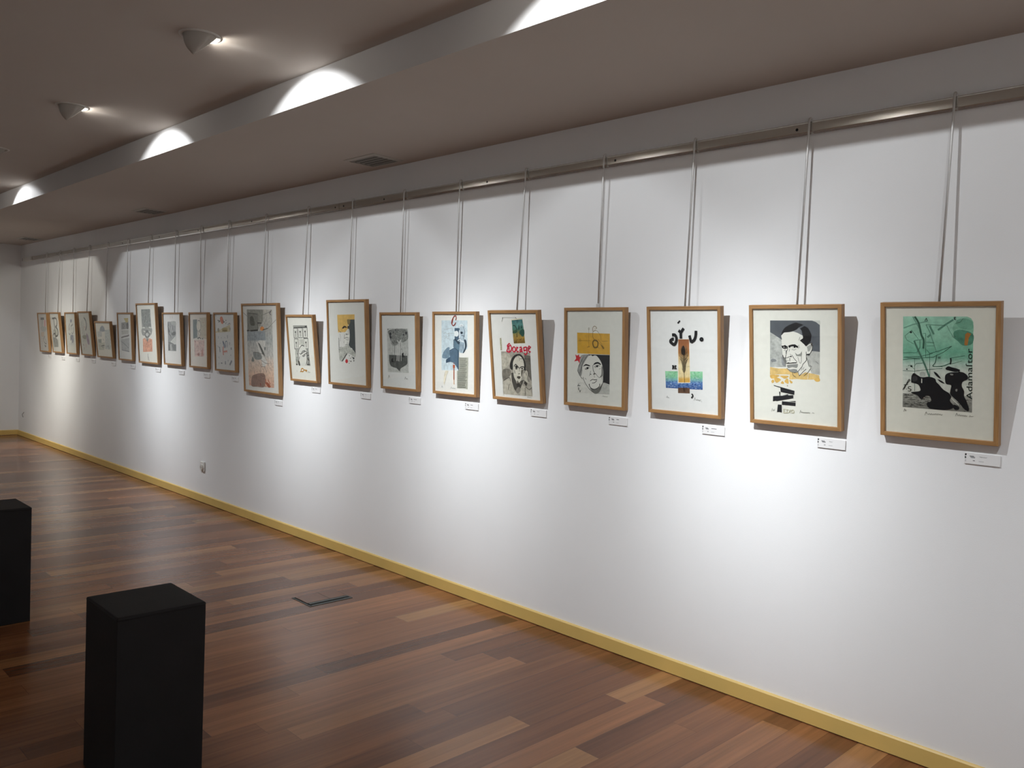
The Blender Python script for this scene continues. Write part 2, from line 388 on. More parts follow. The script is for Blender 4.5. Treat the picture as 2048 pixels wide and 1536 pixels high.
# ------------------------------------------------------------------ picture rail
RZ0, RZ1 = 2.514, 2.564
RAILS = [(-13.05, -11.86, 'short far stretch of aluminium picture rail near the end wall', [-11.93]),
         (-11.857, -5.30, 'middle stretch of aluminium picture rail between the two joints', [-11.78, -9.62, -8.60, -7.69, -6.64, -5.35]),
         (-5.297, 3.9, 'long near stretch of aluminium picture rail at the right of the picture', [-5.24, -4.74, -3.70, -2.73, -1.74, -0.6, 0.6, 1.8, 3.0])]
for x0, x1, lab, screws in RAILS:
    xm = (x0+x1)/2
    t = thing('picture_rail', lab, 'picture rail', (xm, WALL_Y, RZ0), group='lengths of picture rail')
    bm = bmesh.new()
    prism_x(bm, [(0, 0.004), (-0.012, 0.003), (-0.0165, 0.0), (-0.0200, 0.0095), (-0.0210, 0.0105), (-0.0200, 0.0125), (-0.0219, 0.047), (-0.0224, 0.05), (-0.0235, 0.05), (-0.0235, 0.052), (-0.018, 0.052), (-0.016, 0.049), (-0.012, 0.049), (-0.010, 0.046), (0, 0.046)], x0-xm, x1-xm)
    new_obj('rail_bar', bm, M_RAIL, t)
    for sx in screws:
        bm = bmesh.new(); disc(bm, (sx-xm, -0.0206, 0.027), 0.0062, 'y', 14, 0.0009); new_obj('screw_hole', bm, M_HOLE, t)
t = thing('junction_box', 'small white box at the far end of the picture rail in the corner', 'junction box', (-13.27, WALL_Y, 2.515))
bm = bmesh.new(); box(bm, -0.2, 0.2, -0.035, 0, 0, 0.055); bevel(bm, 0.006); new_obj('cover', bm, M_WHITE, t)
bm = bmesh.new(); box(bm, -0.236, -0.201, -0.03, 0, 0.006, 0.048); bevel(bm, 0.004); new_obj('end_cap', bm, M_CABLE, t)

# ------------------------------------------------------------------ framed prints
DEPTH, FACE, INSET = 0.030, 0.0165, 0.009
FRAMES = [
    (-1.308, 0.4209, 1.2725, 0.5262, 0.14772),
    (-1.8816, 0.415, 1.2683, 0.5238, 0.1241),
    (-2.4385, 0.4096, 1.2687, 0.52, 0.10847),
    (-2.9994, 0.4108, 1.2611, 0.5246, 0.06054),
    (-3.5622, 0.404, 1.2551, 0.5221, 0.13671),
    (-4.1238, 0.4127, 1.2489, 0.5191, 0.05332),
    (-4.6878, 0.4067, 1.2456, 0.5196, 0.06406),
    (-5.3462, 0.5025, 1.2361, 0.6214, 0.06907),
    (-5.8984, 0.4, 1.2328, 0.5192, 0.122),
    (-6.671, 0.6118, 1.0968, 0.7474, 0.06658),
    (-7.2392, 0.4084, 1.2469, 0.5236, 0.05735),
    (-7.785, 0.4007, 1.252, 0.5209, 0.03944),
    (-8.3836, 0.4346, 1.2544, 0.5191, 0.06209),
    (-9.0414, 0.5142, 1.2468, 0.6242, 0.07688),
    (-9.6304, 0.4124, 1.253, 0.5227, 0.05919),
    (-10.3083, 0.5101, 1.2606, 0.418, 0.11327),
    (-10.8718, 0.4185, 1.2663, 0.5281, 0.10896),
    (-11.4318, 0.3967, 1.2624, 0.5213, 0.07108),
    (-11.9997, 0.3981, 1.2624, 0.5239, 0.11247),
    (-12.5664, 0.4108, 1.2556, 0.5256, 0.08393)]
RODS = [-1.1099, -1.6802, -2.2475, -2.7957, -3.3669, -3.9358, -4.5006, -5.1066, -5.7118, -6.3696, -7.0399, -7.6036, -8.1706, -8.805, -9.4286, -10.0506, -10.6631, -11.2277, -11.7696, -12.3424]
CAPS = [(-1.0046, 1.1918, '"Adamastor"'), (-1.5779, 1.1873, '"Aleixo"'), (-2.1439, 1.1876, ''), (-2.7063, 1.1801, ''), (-3.2732, 1.1748, '"Bocage"'), (-3.8371, 1.1684, ''), (-4.4012, 1.1626, ''), (-4.9636, 1.1552, '"Cesariny"'), (-5.6237, 1.1544, ''), (-6.1881, 1.0129, ''), (-6.954, 1.1657, ''), (-7.5232, 1.1676, ''), (-8.085, 1.1689, ''), (-8.6584, 1.1665, ''), (-9.3407, 1.1688, ''), (-9.9176, 1.1754, ''), (-10.5807, 1.1806, ''), (-11.1555, 1.1763, ''), (-11.718, 1.1752, ''), (-12.2848, 1.1788, '')]
FLABELS = [
    ('wood framed green etching with black ink blots and vertical lettering', 'green etching with black ink blots'),
    ('wood framed print of a stern face on grey above black block letters', 'grey portrait with black block letters'),
    ('wood framed print of a feather on a brown strip over a blue sea band', 'feather print with a blue sea band'),
    ('wood framed print of a face under a yellow block with a red star', 'print with yellow block and red star'),
    ('wood framed print with red gothic lettering over a brooding man', 'tilting print with red gothic lettering'),
    ('wood framed print of a blue bust with a red capital C above', 'print with the red letter C and blue bust'),
    ('wood framed small grey print of trees on a floating island', 'grey print of a floating island of trees'),
    ('wood framed tall print of a half face with yellow block and red spot', 'print of a half face with yellow block and red spot'),
    ('wood framed print of panels with keyholes and a small golden key', 'print of panels with keyholes and a golden key'),
    ('largest wood framed print, grey above and pink below with an orange dot', 'largest print, grey and pink with orange dot'),
    ('wood framed white print of scattered grey marks with a blue and pink sign', 'print of scattered grey marks and a blue and pink sign'),
    ('wood framed pale print with a dark strip on top and a pink wash below', 'pale print with dark strip and pink wash'),
    ('wood framed white print of one narrow dark grey figure plate', 'print of one narrow grey figure plate'),
    ('tall wood framed print of a dark grey block with a face over orange', 'tall print of dark grey over orange'),
    ('wood framed print of a grey wedge below a small dark picture with yellow', 'print with a grey wedge below a small dark picture'),
    ('low wide wood framed collage print with a grey arch, shortest of the row', 'low wide print with a grey arch'),
    ('wood framed print of a dark curved profile with a mauve shape below', 'print of a dark curved profile with a mauve shape'),
    ('wood framed print of broken dark strokes over a small grey figure', 'print of broken dark strokes over a grey figure'),
    ('wood framed print of a big dark letter B over a grey shape', 'print of a big dark letter B'),
    ('farthest wood framed print at the left, with a pink patch and dark curl', 'farthest print, with a pink patch and dark curl')]
ART = json.loads(r'''[[["g","",5,[[827,4720,3082,4716,"a3d2ba"],[828,4504,3291,4518,"9ccfb5"],[827,3954,3297,3971,"97cbb0"],[824,3344,3295,3422,"78b79a"],[825,3110,3291,3173,"86bca2"],[820,2935,3289,2980,"b4d0bf"],[821,2642,3286,2702,"cfd8cb"],[825,1729,3294,1783,"d6d7cb"]]],["g","",8,[[825,1729,3294,1783,"a3a399"],[821,1180,3296,1166,"83837a"]]],["p","97cbb0",0,[3082,4716,3220,4648,3291,4518,2756,4515]],["h","34342f",13,160,149,4,[825,1723,1924,1658,1928,1181,827,1177],1],["h","34342f",12,90,124,4,[2405,1349,3295,1769,3296,1172,2407,1177],2],["b","86bca0",6,[2655,4445,2957,4648,3259,4545,3295,4135,3170,3804,2646,4126]],["b","568f76",8,[2646,4154,2912,4226,3285,4081,3280,3751,3096,3648,2919,3665,2765,3823,2656,3926]],["b","76ac92",6,[2755,4598,3108,4626,3273,4436,3238,4244,2911,4268,2732,4404]],["p","b27a3c",4,[3028,4063,3102,4133,3228,4085,3148,3935,3111,3665,3051,3649,3000,3684]],["s","6f9d88",38,[1185,4706,1447,4223,1530,3853]],["s","6f9d88",38,[1661,4409,1796,4142,2042,3382]],["s","6f9d88",38,[857,4273,1173,4406,1713,4537]],["c","3c6452",70,[1253,4712,1404,4450,1497,4024,1584,3825,1573,3496]],["c","527c69",64,[1237,3789,1342,3533,1618,2910,1797,2429]],["s","5d8c77",68,[2087,4208,2372,4429,2615,4597]],["s","5d8c77",69,[1794,4368,1943,4045]],["s","5d8c77",69,[1718,3928,1824,4029]],["s","3c6452",19,[1803,3318,2147,3428,2575,3617]],["s","3c6452",19,[2575,3617,2305,3390,2096,3271]],["s","3c6452",19,[861,3147,1263,3112,1938,3180,2096,3285]],["s","3c6452",19,[825,3037,1042,3089,1454,3090]],["s","3c6452",19,[889,3148,1453,3185,1910,3321]],["s","3c6452",13,[900,3970,1147,4190,1395,3850]],["s","3c6452",13,[900,3970,970,3812,1232,3660]],["s","3c6452",13,[1263,3126,1270,1847]],["s","3c6452",13,[1650,4083,1665,3141]],["s","3c6452",13,[1542,4067,1650,4083]],["s","3c6452",13,[1679,3742,1959,3734]],["s","3c6452",13,[1694,3600,1960,3612]],["s","3c6452",13,[847,3315,1371,3332]],["s","3c6452",13,[1278,2837,1319,2912,1591,2952]],["s","3c6452",13,[821,2612,1293,2620,1701,2698,2259,2766,2258,2837,1914,2822]],["s","3c6452",12,[2567,3174,3026,3274]],["s","3c6452",12,[2570,2950,2927,3076]],["s","3c6452",12,[2398,4387,2478,4207,2557,4069,2648,3917]],["s","3c6452",13,[1805,3118,1816,2430]],["s","3c6452",13,[1141,2817,1265,2677]],["s","3c6452",13,[1245,3804,1530,3839]],["s","3c6452",13,[1449,3823,1451,3536,1343,3360]],["s","3c6452",13,[1695,3457,1803,3318,1805,3118]],["s","3c6452",12,[1661,4409,2032,4398,2346,4387]],["s","3c6452",12,[2693,4459,2858,4515,2957,4653]],["s","3c6452",13,[1016,2826,1127,2845]],["c","3c6452",25,[2056,3269,2006,2983,1927,2837,2258,2857,2518,2970]],["c","1f2a25",50,[2541,3173,2553,3061,2534,2934]],["b","27332d",0,[1161,4119,1149,4088,1120,4075,1091,4087,1079,4117,1091,4148,1120,4161,1149,4149]],["b","27332d",0,[1185,2804,1174,2775,1146,2762,1119,2773,1107,2801,1119,2830,1146,2843,1173,2833]],["b","27332d",0,[1003,2680,995,2661,978,2652,960,2659,953,2677,960,2696,978,2705,995,2698]],["s","27332d",22,[1627,4551,1672,4650,1718,4551]],["s","27332d",21,[2647,4694,2648,4603,2709,4603]],["s","27332d",21,[2647,4652,2698,4653]],["s","27332d",21,[2647,4691,2708,4686]],["s","27332d",22,[2117,3215,2118,3135]],["s","27332d",22,[2165,3216,2166,3137]],["b","b3bab0",6,[1656,2508,1627,2429,1554,2393,1481,2421,1450,2498,1480,2577,1552,2613,1626,2584]],["b","1b1c1e",0,[1144,2190,1156,2424,1239,2539,1376,2465,1540,2387,1783,2428,1998,2368,2052,2242,2160,2134,2267,1998,2373,1919,2504,1842,2584,1705,2534,1559,2653,1397,2641,1282,2407,1191,2169,1186,1847,1203,1725,1310,1738,1427,1872,1496,1816,1680,1654,1668,1546,1544,1464,1568,1381,1679,1188,1739,1160,1795,1462,1859,1461,2005,1378,2116,1185,2163]],["b","1b1c1e",0,[2369,2260,2366,2516,2521,2623,2754,2649,2958,2659,3112,2555,3139,2417,2963,2295,2940,2125,3018,1961,3021,1764,3100,1601,3193,1298,3156,1211,3028,1285,2897,1444,2793,1564,2662,1682,2530,1844,2579,2131,2422,2178]],["b","1b1c1e",0,[2376,2786,2467,2855,2597,2824,2752,2789,2881,2725,2728,2661,2521,2694,2390,2730]],["b","1b1c1e",0,[1956,2624,2076,2572,2210,2380,2050,2471]],["b","1b1c1e",0,[2091,2345,2237,2296,2343,2202,2211,2237]],["b","1b1c1e",0,[2665,1412,2847,1355,2836,1241,2693,1243]],["b","1b1c1e",0,[2753,2733,2959,2631,3112,2555,2934,2573]],["b","3b3b3b",6,[1176,2367,1280,2431,1371,2363,1356,2260,1213,2209]],["s","d6d7cb",34,[2520,1871,2553,2129]],["s","d6d7cb",35,[1528,2169,1527,2342]],["s","d6d7cb",34,[2584,1677,2690,1556,2846,1412]],["b","8b8c85",0,[2535,2581,2639,2572,2626,2524,2554,2526]],["b","8b8c85",0,[2723,1998,2787,2017,2783,1932,2737,1928]],["t","23302a","Adama\u017ftor",[3301,1658,3273,3545],200],["c","2c2f2c",23,[830,1862,936,2060,1088,2245,1046,2272,936,2031,886,1895]],["c","2c2f2c",23,[866,2056,1019,2095]],["c","2c2f2c",23,[1145,2014,1053,2003,1042,1935,1137,1902,1098,1835,1021,1836]],["b","2c2f2c",0,[984,1901,980,1891,970,1886,960,1890,956,1900,960,1910,970,1915,980,1912]],["c","77776f",13,[1646,930,1698,1064,1726,1011,1779,972,1805,1008,1858,970,1884,1015,1937,965,1963,1005,2016,987,2042,1026,2094,980,2120,1027,2173,994,2199,1022,2251,979,2277,1020]],["c","77776f",12,[2735,982,2780,1112,2802,1040,2848,1020,2868,1057,2914,1003,2935,1052,2981,1012,3001,1049,3047,1004,3067,1047,3113,1013,3133,1042]],["c","77776f",12,[3210,997,3237,1051,3256,1028,3284,1018,3302,1029,3330,1020,3348,1042]],["c","77776f",13,[870,1005,902,1118,912,1083,944,1039,954,1093]]],
[["p","575c61",4,[966,4567,3201,4571,3202,3269,2876,3287,1487,3756,962,4063]],["b","c3c5bd",4,[2877,4565,3035,4570,3198,4567,3198,4397,3035,4505]],["p","b3b6b0",9,[962,4063,1487,3756,1535,3128,1710,2563,950,2529]],["b","85898a",9,[991,2871,1184,2898,1248,2801,1034,2763]],["b","8d9090",9,[1482,3008,1607,2874,1690,2621,1522,2654]],["p","b5b6af",6,[2856,3296,3202,3269,3202,2304,2835,2343,2655,2856,2635,3087]],["p","d9ba78",6,[950,2539,1352,2487,1731,2505,1980,2369,2186,2359,2593,2379,2954,2330,3172,2283,3192,2054,3054,2017,2954,2094,2492,2063,2185,2075,1895,2036,1833,2076,1865,2251,1392,2231,939,2204]],["b","d8b162",5,[954,2193,1350,2199,1345,2129,1028,2022]],["b","d8b162",5,[1424,2183,1813,2183,1645,2056,1455,2135]],["b","d8b162",5,[1135,2038,1285,2086,1454,1996,1241,1854]],["b","d8b162",5,[1005,1920,1092,1995,1145,1898,1048,1832]],["b","d8b162",5,[1443,1856,1528,1950,1602,1865,1549,1822]],["b","d8b162",5,[1623,1965,1750,2081,1812,1956,1790,1846,1665,1888]],["b","d8b162",5,[1843,2017,1978,1946,1978,1887,1895,1882]],["b","d8b162",5,[2954,2098,3093,2183,3202,2131,3192,2035,3054,2008]],["b","a39a85",0,[1727,1789,1779,1776,1758,1715]],["p","e0e0d6",0,[1477,3913,1614,4052,1863,4075,2028,4107,2233,4042,2456,3930,2596,3510,2716,3609,2856,3660,2900,3556,2876,3364,2796,3208,2716,3109,2625,3087,2615,2894,2695,2781,2725,2666,2815,2593,2694,2433,2533,2367,2288,2218,2217,2371,2104,2342,1897,2375,1752,2545,1680,2739,1566,3050,1536,3325,1485,3481,1532,3679]],["p","1b1c1e",0,[1467,3942,1520,4090,1657,4277,1906,4406,2153,4489,2497,4391,2274,4284,2193,4196,2111,4156,1863,4075,1614,4052]],["p","1b1c1e",0,[2335,4227,2527,4344,2687,4259,2767,4127,2846,3956,2796,3687,2586,3490,2515,3566,2323,3725,2465,3824,2456,3930,2416,4141]],["p","74787b",4,[2029,4113,2193,4192,2284,4259,2375,4169,2435,3949,2233,4042]],["p","1b1c1e",0,[1485,3491,1569,3483,1653,3521,1757,3459,1760,3371,1652,3338,1568,3361,1516,3393]],["p","1b1c1e",0,[1815,3505,1985,3552,2108,3559,2221,3490,2261,3424,2169,3411,2067,3473,1923,3453,1871,3397,1815,3431]],["b","cfcfc6",0,[1579,3424,1631,3442,1715,3409,1652,3372]],["b","111214",0,[1700,3412,1688,3388,1658,3378,1629,3387,1617,3410,1629,3434,1659,3444,1688,3435]],["b","cfcfc6",0,[1933,3424,2026,3466,2169,3431,2067,3370,1974,3377]],["b","111214",0,[2141,3449,2126,3419,2091,3405,2057,3417,2042,3447,2057,3477,2092,3491,2126,3479]],["s","2a2b2c",11,[2221,3481,2302,3541]],["s","2a2b2c",11,[2231,3462,2312,3483]],["s","2a2b2c",11,[2241,3423,2333,3426]],["s","2a2b2c",11,[2220,3403,2271,3366]],["s","222325",21,[1778,3489,1773,3332,1724,3252,1713,3154,1666,2955,1754,2974,1900,3042]],["s","222325",21,[1962,3103,2065,2950,2198,2809,2167,2759]],["s","222325",21,[1869,2963,1868,2825]],["s","222325",21,[1774,2822,1795,2862]],["s","222325",21,[1731,2525,1897,2379,2104,2338,2227,2387,2432,2634,2453,2713,2619,2894,2605,3260]],["s","222325",21,[2237,2391,2298,2215,2452,2382,2604,2525]],["s","6d6f6d",16,[1871,3374,1839,3246]],["s","6d6f6d",16,[1953,3337,2066,3311,2169,3363]],["s","6d6f6d",16,[1599,3287,1704,3281,1697,3133]],["s","6d6f6d",16,[1880,3139,1942,3083]],["s","6d6f6d",16,[2393,3059,2392,2846,2351,2747]],["s","6d6f6d",16,[2233,3015,2290,2823,2335,2747]],["s","6d6f6d",16,[2432,2576,2370,2456]],["s","6d6f6d",16,[2513,2599,2452,2480]],["s","6d6f6d",16,[2330,3870,2283,3734]],["s","6d6f6d",16,[3014,2871,3153,2761]],["b","1b1c1e",0,[1960,3035,1950,3016,1925,3008,1900,3014,1890,3032,1900,3050,1925,3059,1950,3052]],["b","1b1c1e",0,[1706,2957,1699,2943,1681,2936,1663,2941,1656,2955,1663,2969,1681,2976,1699,2970]],["p","1b1c1e",0,[1694,2736,1816,2774,1874,2757,2023,2783,2198,2794,2167,2755,1981,2740,1867,2723,1732,2714]],["p","8f918c",4,[1742,2663,1981,2703,2239,2723,2218,2595,2166,2554,1981,2585,1814,2528,1752,2565]],["p","8f918c",4,[1762,2496,1897,2375,2145,2340,2231,2395,2187,2487,2063,2504,1897,2473]],["p","95978f",0,[2107,3205,2230,3122,2352,3174,2403,3273,2423,3157,2393,3056,2168,3067]],["p","7a7c78",5,[1535,3079,1591,2992,1660,2975,1733,2820,1680,2680,1565,2873]],["p","1b1c1e",0,[1531,3084,1571,3070,1591,2923,1549,2990]],["s","2c2d2e",20,[2596,3491,2716,3594,2856,3651,2892,3537,2856,3325,2736,3114,2619,3121]],["p","a2a49d",4,[2636,3472,2796,3573,2856,3517,2766,3303,2686,3278,2666,3377]],["p","3a3b3a",0,[2806,3602,2866,3632,2876,3536,2846,3478]],["p","3a3b3a",0,[2625,3164,2766,3188,2716,3105,2635,3114]],["s","55574f",16,[2619,3048,2675,2857,2725,2657,2815,2593]],["s","55574f",16,[2755,2706,2855,2624]],["s","55574f",16,[1980,2359,2021,2224,2144,2148]],["s","55574f",16,[2815,2574,2694,2394,2492,2219]],["s","ece6d0",18,[2714,2376,2674,2083]],["p","242528",0,[1118,1755,2082,1559,2065,1380,2025,1390,1445,1473,1433,1658,1125,1723]],["p","242528",0,[1370,1481,1425,1478,1424,1304,1390,1302]],["p","242528",0,[1087,1261,2025,1371,2024,1238,1244,1053,1230,1077,1078,1034]],["p","242528",0,[1540,1325,1791,1394,1790,1362,1553,1323]],["p","242528",0,[1504,1072,2124,1054,2123,908,1497,917]],["p","242528",0,[1809,1091,2130,1125,2124,1086,2104,1085]],["p","242528",0,[1312,909,1490,910,1488,574,1426,575,1412,594,1268,575]],["s","bdb9a0",26,[1577,723,1576,569]],["s","bdb9a0",26,[1557,722,1683,728,1680,700]],["s","bdb9a0",26,[1577,646,1645,650]],["s","bdb9a0",26,[1556,567,1688,574,1688,604]],["s","bdb9a0",26,[1737,724,1736,573]],["s","bdb9a0",26,[1706,721,1774,725]],["s","bdb9a0",26,[1705,571,1773,575]],["s","bdb9a0",25,[1801,720,1914,578]],["s","bdb9a0",25,[1915,727,1800,571]],["o","bdb9a0",30,[2058,660,2041,610,2002,587,1962,604,1946,651,1962,701,2002,725,2042,708]],["c","85867f",13,[2314,599,2356,744,2364,683,2405,646,2414,681,2455,640,2464,670,2504,638,2513,670,2554,641,2563,673,2603,651,2612,683,2653,633,2662,677,2702,651,2711,691,2751,633,2760,691]],["c","85867f",12,[2883,651,2904,690,2917,670,2937,659,2950,670,2971,663]],["c","a5a69f",12,[1005,573,1047,721,1054,656,1095,616,1103,665,1144,639,1152,702]]],
[["g","",6,[[981,2080,3085,2159,"93cd9f"],[994,1815,3082,1883,"86c59a"],[998,1658,3080,1732,"76a9ae"],[1003,1529,3079,1608,"5f83b7"],[1012,1263,3076,1295,"3d5d96"]]],["h","b9d8cf",17,60,119,3,[991,2058,3078,2139,3077,1759,998,1686],5],["h","4d9a6f",17,40,119,2,[991,2058,3078,2139,3077,1759,998,1686],6],["h","a9bdd6",17,90,84,10,[998,1658,3077,1718,3072,1303,1012,1272],7],["h","23407c",21,120,84,-12,[997,1615,3076,1676,3072,1303,1012,1272],8],["p","ebe7da",0,[1723,3665,2400,3679,2405,1576,1704,1536]],["g","",5,[[1756,3638,2358,3650,"8f5a3a"],[1750,3232,2362,3249,"a36a42"],[1746,2980,2368,3000,"ac7743"],[1750,2784,2372,2806,"d3b27e"],[1744,2418,2381,2445,"e2d2a8"],[1742,1854,2380,1888,"e3d09c"],[1744,1741,2382,1776,"d7ac5b"],[1744,1572,2383,1609,"cf9f49"]]],["p","644a3a",7,[1711,1315,2369,1342,2366,1076,1707,1054]],["b","463428",5,[1992,1304,2075,1321,2106,1171,2023,1137]],["s","4b4231",11,[2065,3180,1989,3244,1939,3343]],["s","5e5440",11,[2065,3180,2152,3249,2210,3350]],["s","4b4231",11,[2065,3155,1986,3219,1934,3318]],["s","746a50",11,[2065,3155,2135,3223,2182,3325]],["s","4b4231",11,[2065,3130,1950,3193,1875,3291]],["s","746a50",11,[2065,3130,2147,3199,2202,3300]],["s","4b4231",11,[2066,3104,1967,3168,1902,3267]],["s","5e5440",11,[2066,3104,2176,3175,2250,3277]],["s","4b4231",11,[2066,3079,1968,3143,1904,3242]],["s","5e5440",11,[2066,3079,2182,3150,2260,3252]],["s","4b4231",11,[2066,3054,1936,3117,1850,3215]],["s","5e5440",11,[2066,3054,2160,3124,2223,3226]],["s","746a50",11,[2066,3029,1939,3092,1855,3190]],["s","5e5440",11,[2066,3029,2199,3100,2289,3203]],["s","746a50",11,[2066,3004,1962,3068,1892,3166]],["s","5e5440",11,[2066,3004,2176,3074,2249,3177]],["s","4b4231",11,[2067,2979,1936,3042,1850,3140]],["s","5e5440",11,[2067,2979,2176,3049,2249,3152]],["s","746a50",11,[2067,2954,1955,3017,1881,3116]],["s","4b4231",11,[2067,2954,2208,3025,2303,3128]],["s","746a50",11,[2067,2929,1907,2991,1800,3088]],["s","5e5440",11,[2067,2929,2205,3000,2298,3103]],["s","746a50",11,[2067,2904,1907,2966,1801,3063]],["s","5e5440",11,[2067,2904,2182,2975,2259,3077]],["s","5e5440",11,[2067,2879,1919,2941,1820,3038]],["s","4b4231",11,[2067,2879,2198,2950,2285,3053]],["s","4b4231",11,[2068,2854,1934,2916,1846,3014]],["s","5e5440",11,[2068,2854,2180,2924,2255,3027]],["s","5e5440",11,[2068,2829,1914,2890,1812,2988]],["s","746a50",11,[2068,2829,2205,2900,2296,3003]],["s","5e5440",11,[2068,2803,1923,2865,1826,2963]],["s","746a50",11,[2068,2803,2185,2874,2264,2977]],["s","5e5440",11,[2068,2778,1939,2841,1853,2939]],["s","746a50",11,[2068,2778,2227,2851,2334,2954]],["s","5e5440",11,[2069,2753,1914,2815,1811,2912]],["s","5e5440",11,[2069,2753,2188,2824,2268,2927]],["s","5e5440",11,[2069,2728,1908,2789,1801,2886]],["s","4b4231",11,[2069,2728,2212,2800,2307,2904]],["s","4b4231",11,[2069,2703,1900,2764,1788,2861]],["s","746a50",11,[2069,2703,2222,2775,2324,2879]],["s","746a50",11,[2069,2678,1942,2740,1857,2838]],["s","4b4231",11,[2069,2678,2208,2750,2301,2853]],["s","4b4231",11,[2069,2653,1950,2715,1871,2813]],["s","4b4231",11,[2069,2653,2189,2724,2269,2827]],["s","746a50",11,[2070,2628,1957,2690,1883,2788]],["s","5e5440",11,[2070,2628,2176,2699,2248,2801]],["s","5e5440",11,[2070,2602,1923,2664,1825,2761]],["s","5e5440",11,[2070,2602,2171,2673,2239,2776]],["s","4b4231",11,[2070,2577,1949,2640,1869,2737]],["s","5e5440",11,[2070,2577,2204,2650,2294,2753]],["s","746a50",11,[2070,2552,1926,2614,1830,2711]],["s","4b4231",11,[2070,2552,2196,2624,2280,2728]],["s","4b4231",11,[2071,2527,1959,2590,1886,2688]],["s","5e5440",11,[2071,2527,2201,2599,2288,2703]],["s","5e5440",11,[2071,2502,1972,2565,1906,2663]],["s","4b4231",11,[2071,2502,2183,2573,2258,2677]],["s","4b4231",11,[2071,2477,1968,2540,1900,2638]],["s","5e5440",11,[2071,2477,2168,2548,2234,2651]],["s","5e5440",11,[2071,2452,1981,2515,1921,2613]],["s","746a50",11,[2071,2452,2188,2523,2266,2627]],["s","4b4231",11,[2071,2426,1989,2490,1935,2589]],["s","4b4231",11,[2071,2426,2161,2497,2221,2600]],["s","4b4231",11,[2072,2401,1994,2465,1943,2564]],["s","4b4231",11,[2072,2401,2143,2471,2191,2574]],["s","4b4231",11,[2072,2376,1983,2439,1925,2538]],["s","746a50",11,[2072,2376,2155,2447,2212,2549]],["s","4b4231",11,[2072,2351,1994,2415,1942,2513]],["s","4b4231",11,[2072,2351,2141,2421,2187,2523]],["s","746a50",11,[2072,2326,2012,2390,1972,2489]],["s","5e5440",11,[2072,2326,2134,2396,2176,2498]],["s","4b4231",11,[2072,2300,2004,2365,1959,2464]],["s","4b4231",11,[2072,2300,2133,2370,2174,2473]],["s","5e5440",11,[2073,2275,2016,2340,1980,2439]],["s","5e5440",11,[2073,2275,2117,2344,2148,2446]],["s","746a50",11,[2073,2250,2017,2315,1980,2414]],["s","4b4231",11,[2073,2250,2136,2320,2179,2423]],["s","4b4231",11,[2073,2225,2015,2290,1978,2389]],["s","5e5440",11,[2073,2225,2118,2294,2149,2396]],["s","4b4231",11,[2073,2200,2022,2265,1988,2364]],["s","5e5440",11,[2073,2200,2134,2270,2175,2372]],["s","4b4231",11,[2074,2175,2007,2239,1964,2338]],["s","5e5440",11,[2074,2175,2125,2244,2159,2346]],["s","746a50",11,[2074,2149,2014,2214,1976,2313]],["s","746a50",11,[2074,2149,2126,2219,2162,2321]],["s","746a50",11,[2074,2124,2013,2188,1972,2288]],["s","5e5440",11,[2074,2124,2134,2194,2175,2297]],["s","5e5440",11,[2074,2099,2019,2164,1983,2263]],["s","746a50",11,[2074,2099,2123,2168,2156,2271]],["s","4b4231",11,[2074,2074,2007,2138,1963,2237]],["s","746a50",11,[2074,2074,2126,2143,2161,2246]],["s","746a50",11,[2075,2048,2018,2113,1980,2212]],["s","5e5440",11,[2075,2048,2125,2118,2160,2221]],["b","2d2823",5,[1925,3014,1954,3224,2061,3352,2134,3201,2140,2951,2015,2899]],["c","3a3327",21,[2069,3018,2072,2516,2075,2068,2098,1592]],["s","9a8c66",10,[2269,2351,2399,2357]],["s","2f4f80",17,[2284,1541,2289,1421]],["s","1b1c1e",73,[1748,4404,1884,4524]],["s","1b1c1e",146,[1921,3677,1919,3961,1792,4065]],["s","1b1c1e",145,[1919,3953,2082,4168]],["s","1b1c1e",144,[2396,3836,2494,3501]],["c","1b1c1e",148,[1423,3842,1583,3839,1674,3706,1655,3538,1543,3389,1360,3475,1335,3564,1437,3640,1524,3647]],["c","1b1c1e",143,[2479,3515,2657,3629,2739,3836,2754,4061]],["o","1b1c1e",88,[3120,3666,3100,3625,3053,3607,3007,3623,2988,3663,3007,3704,3055,3722,3101,3706]],["s","1b1c1e",42,[1437,2382,1434,2212]],["s","1b1c1e",43,[1403,2375,1510,2363,1516,2312,1435,2292]],["s","1b1c1e",42,[1455,2293,1534,2214]],["s","1b1c1e",43,[1400,2211,1474,2214]],["s","1b1c1e",42,[1577,2377,1575,2227]],["s","1b1c1e",42,[1550,2376,1650,2369,1647,2346]],["s","1b1c1e",42,[1576,2304,1629,2300]],["s","1b1c1e",42,[1548,2226,1651,2225,1652,2256]],["c","1b1c1e",69,[2486,1070,2556,982,2467,870]],["c","8b8c88",14,[2605,754,2668,903,2692,830,2752,785,2778,837,2838,800,2863,821,2923,779,2948,827,3008,796]],["c","a2a39f",14,[1061,791,1103,889,1117,836,1156,807,1171,820,1210,792]],["s","8b8c88",14,[3006,736,3054,734]]],
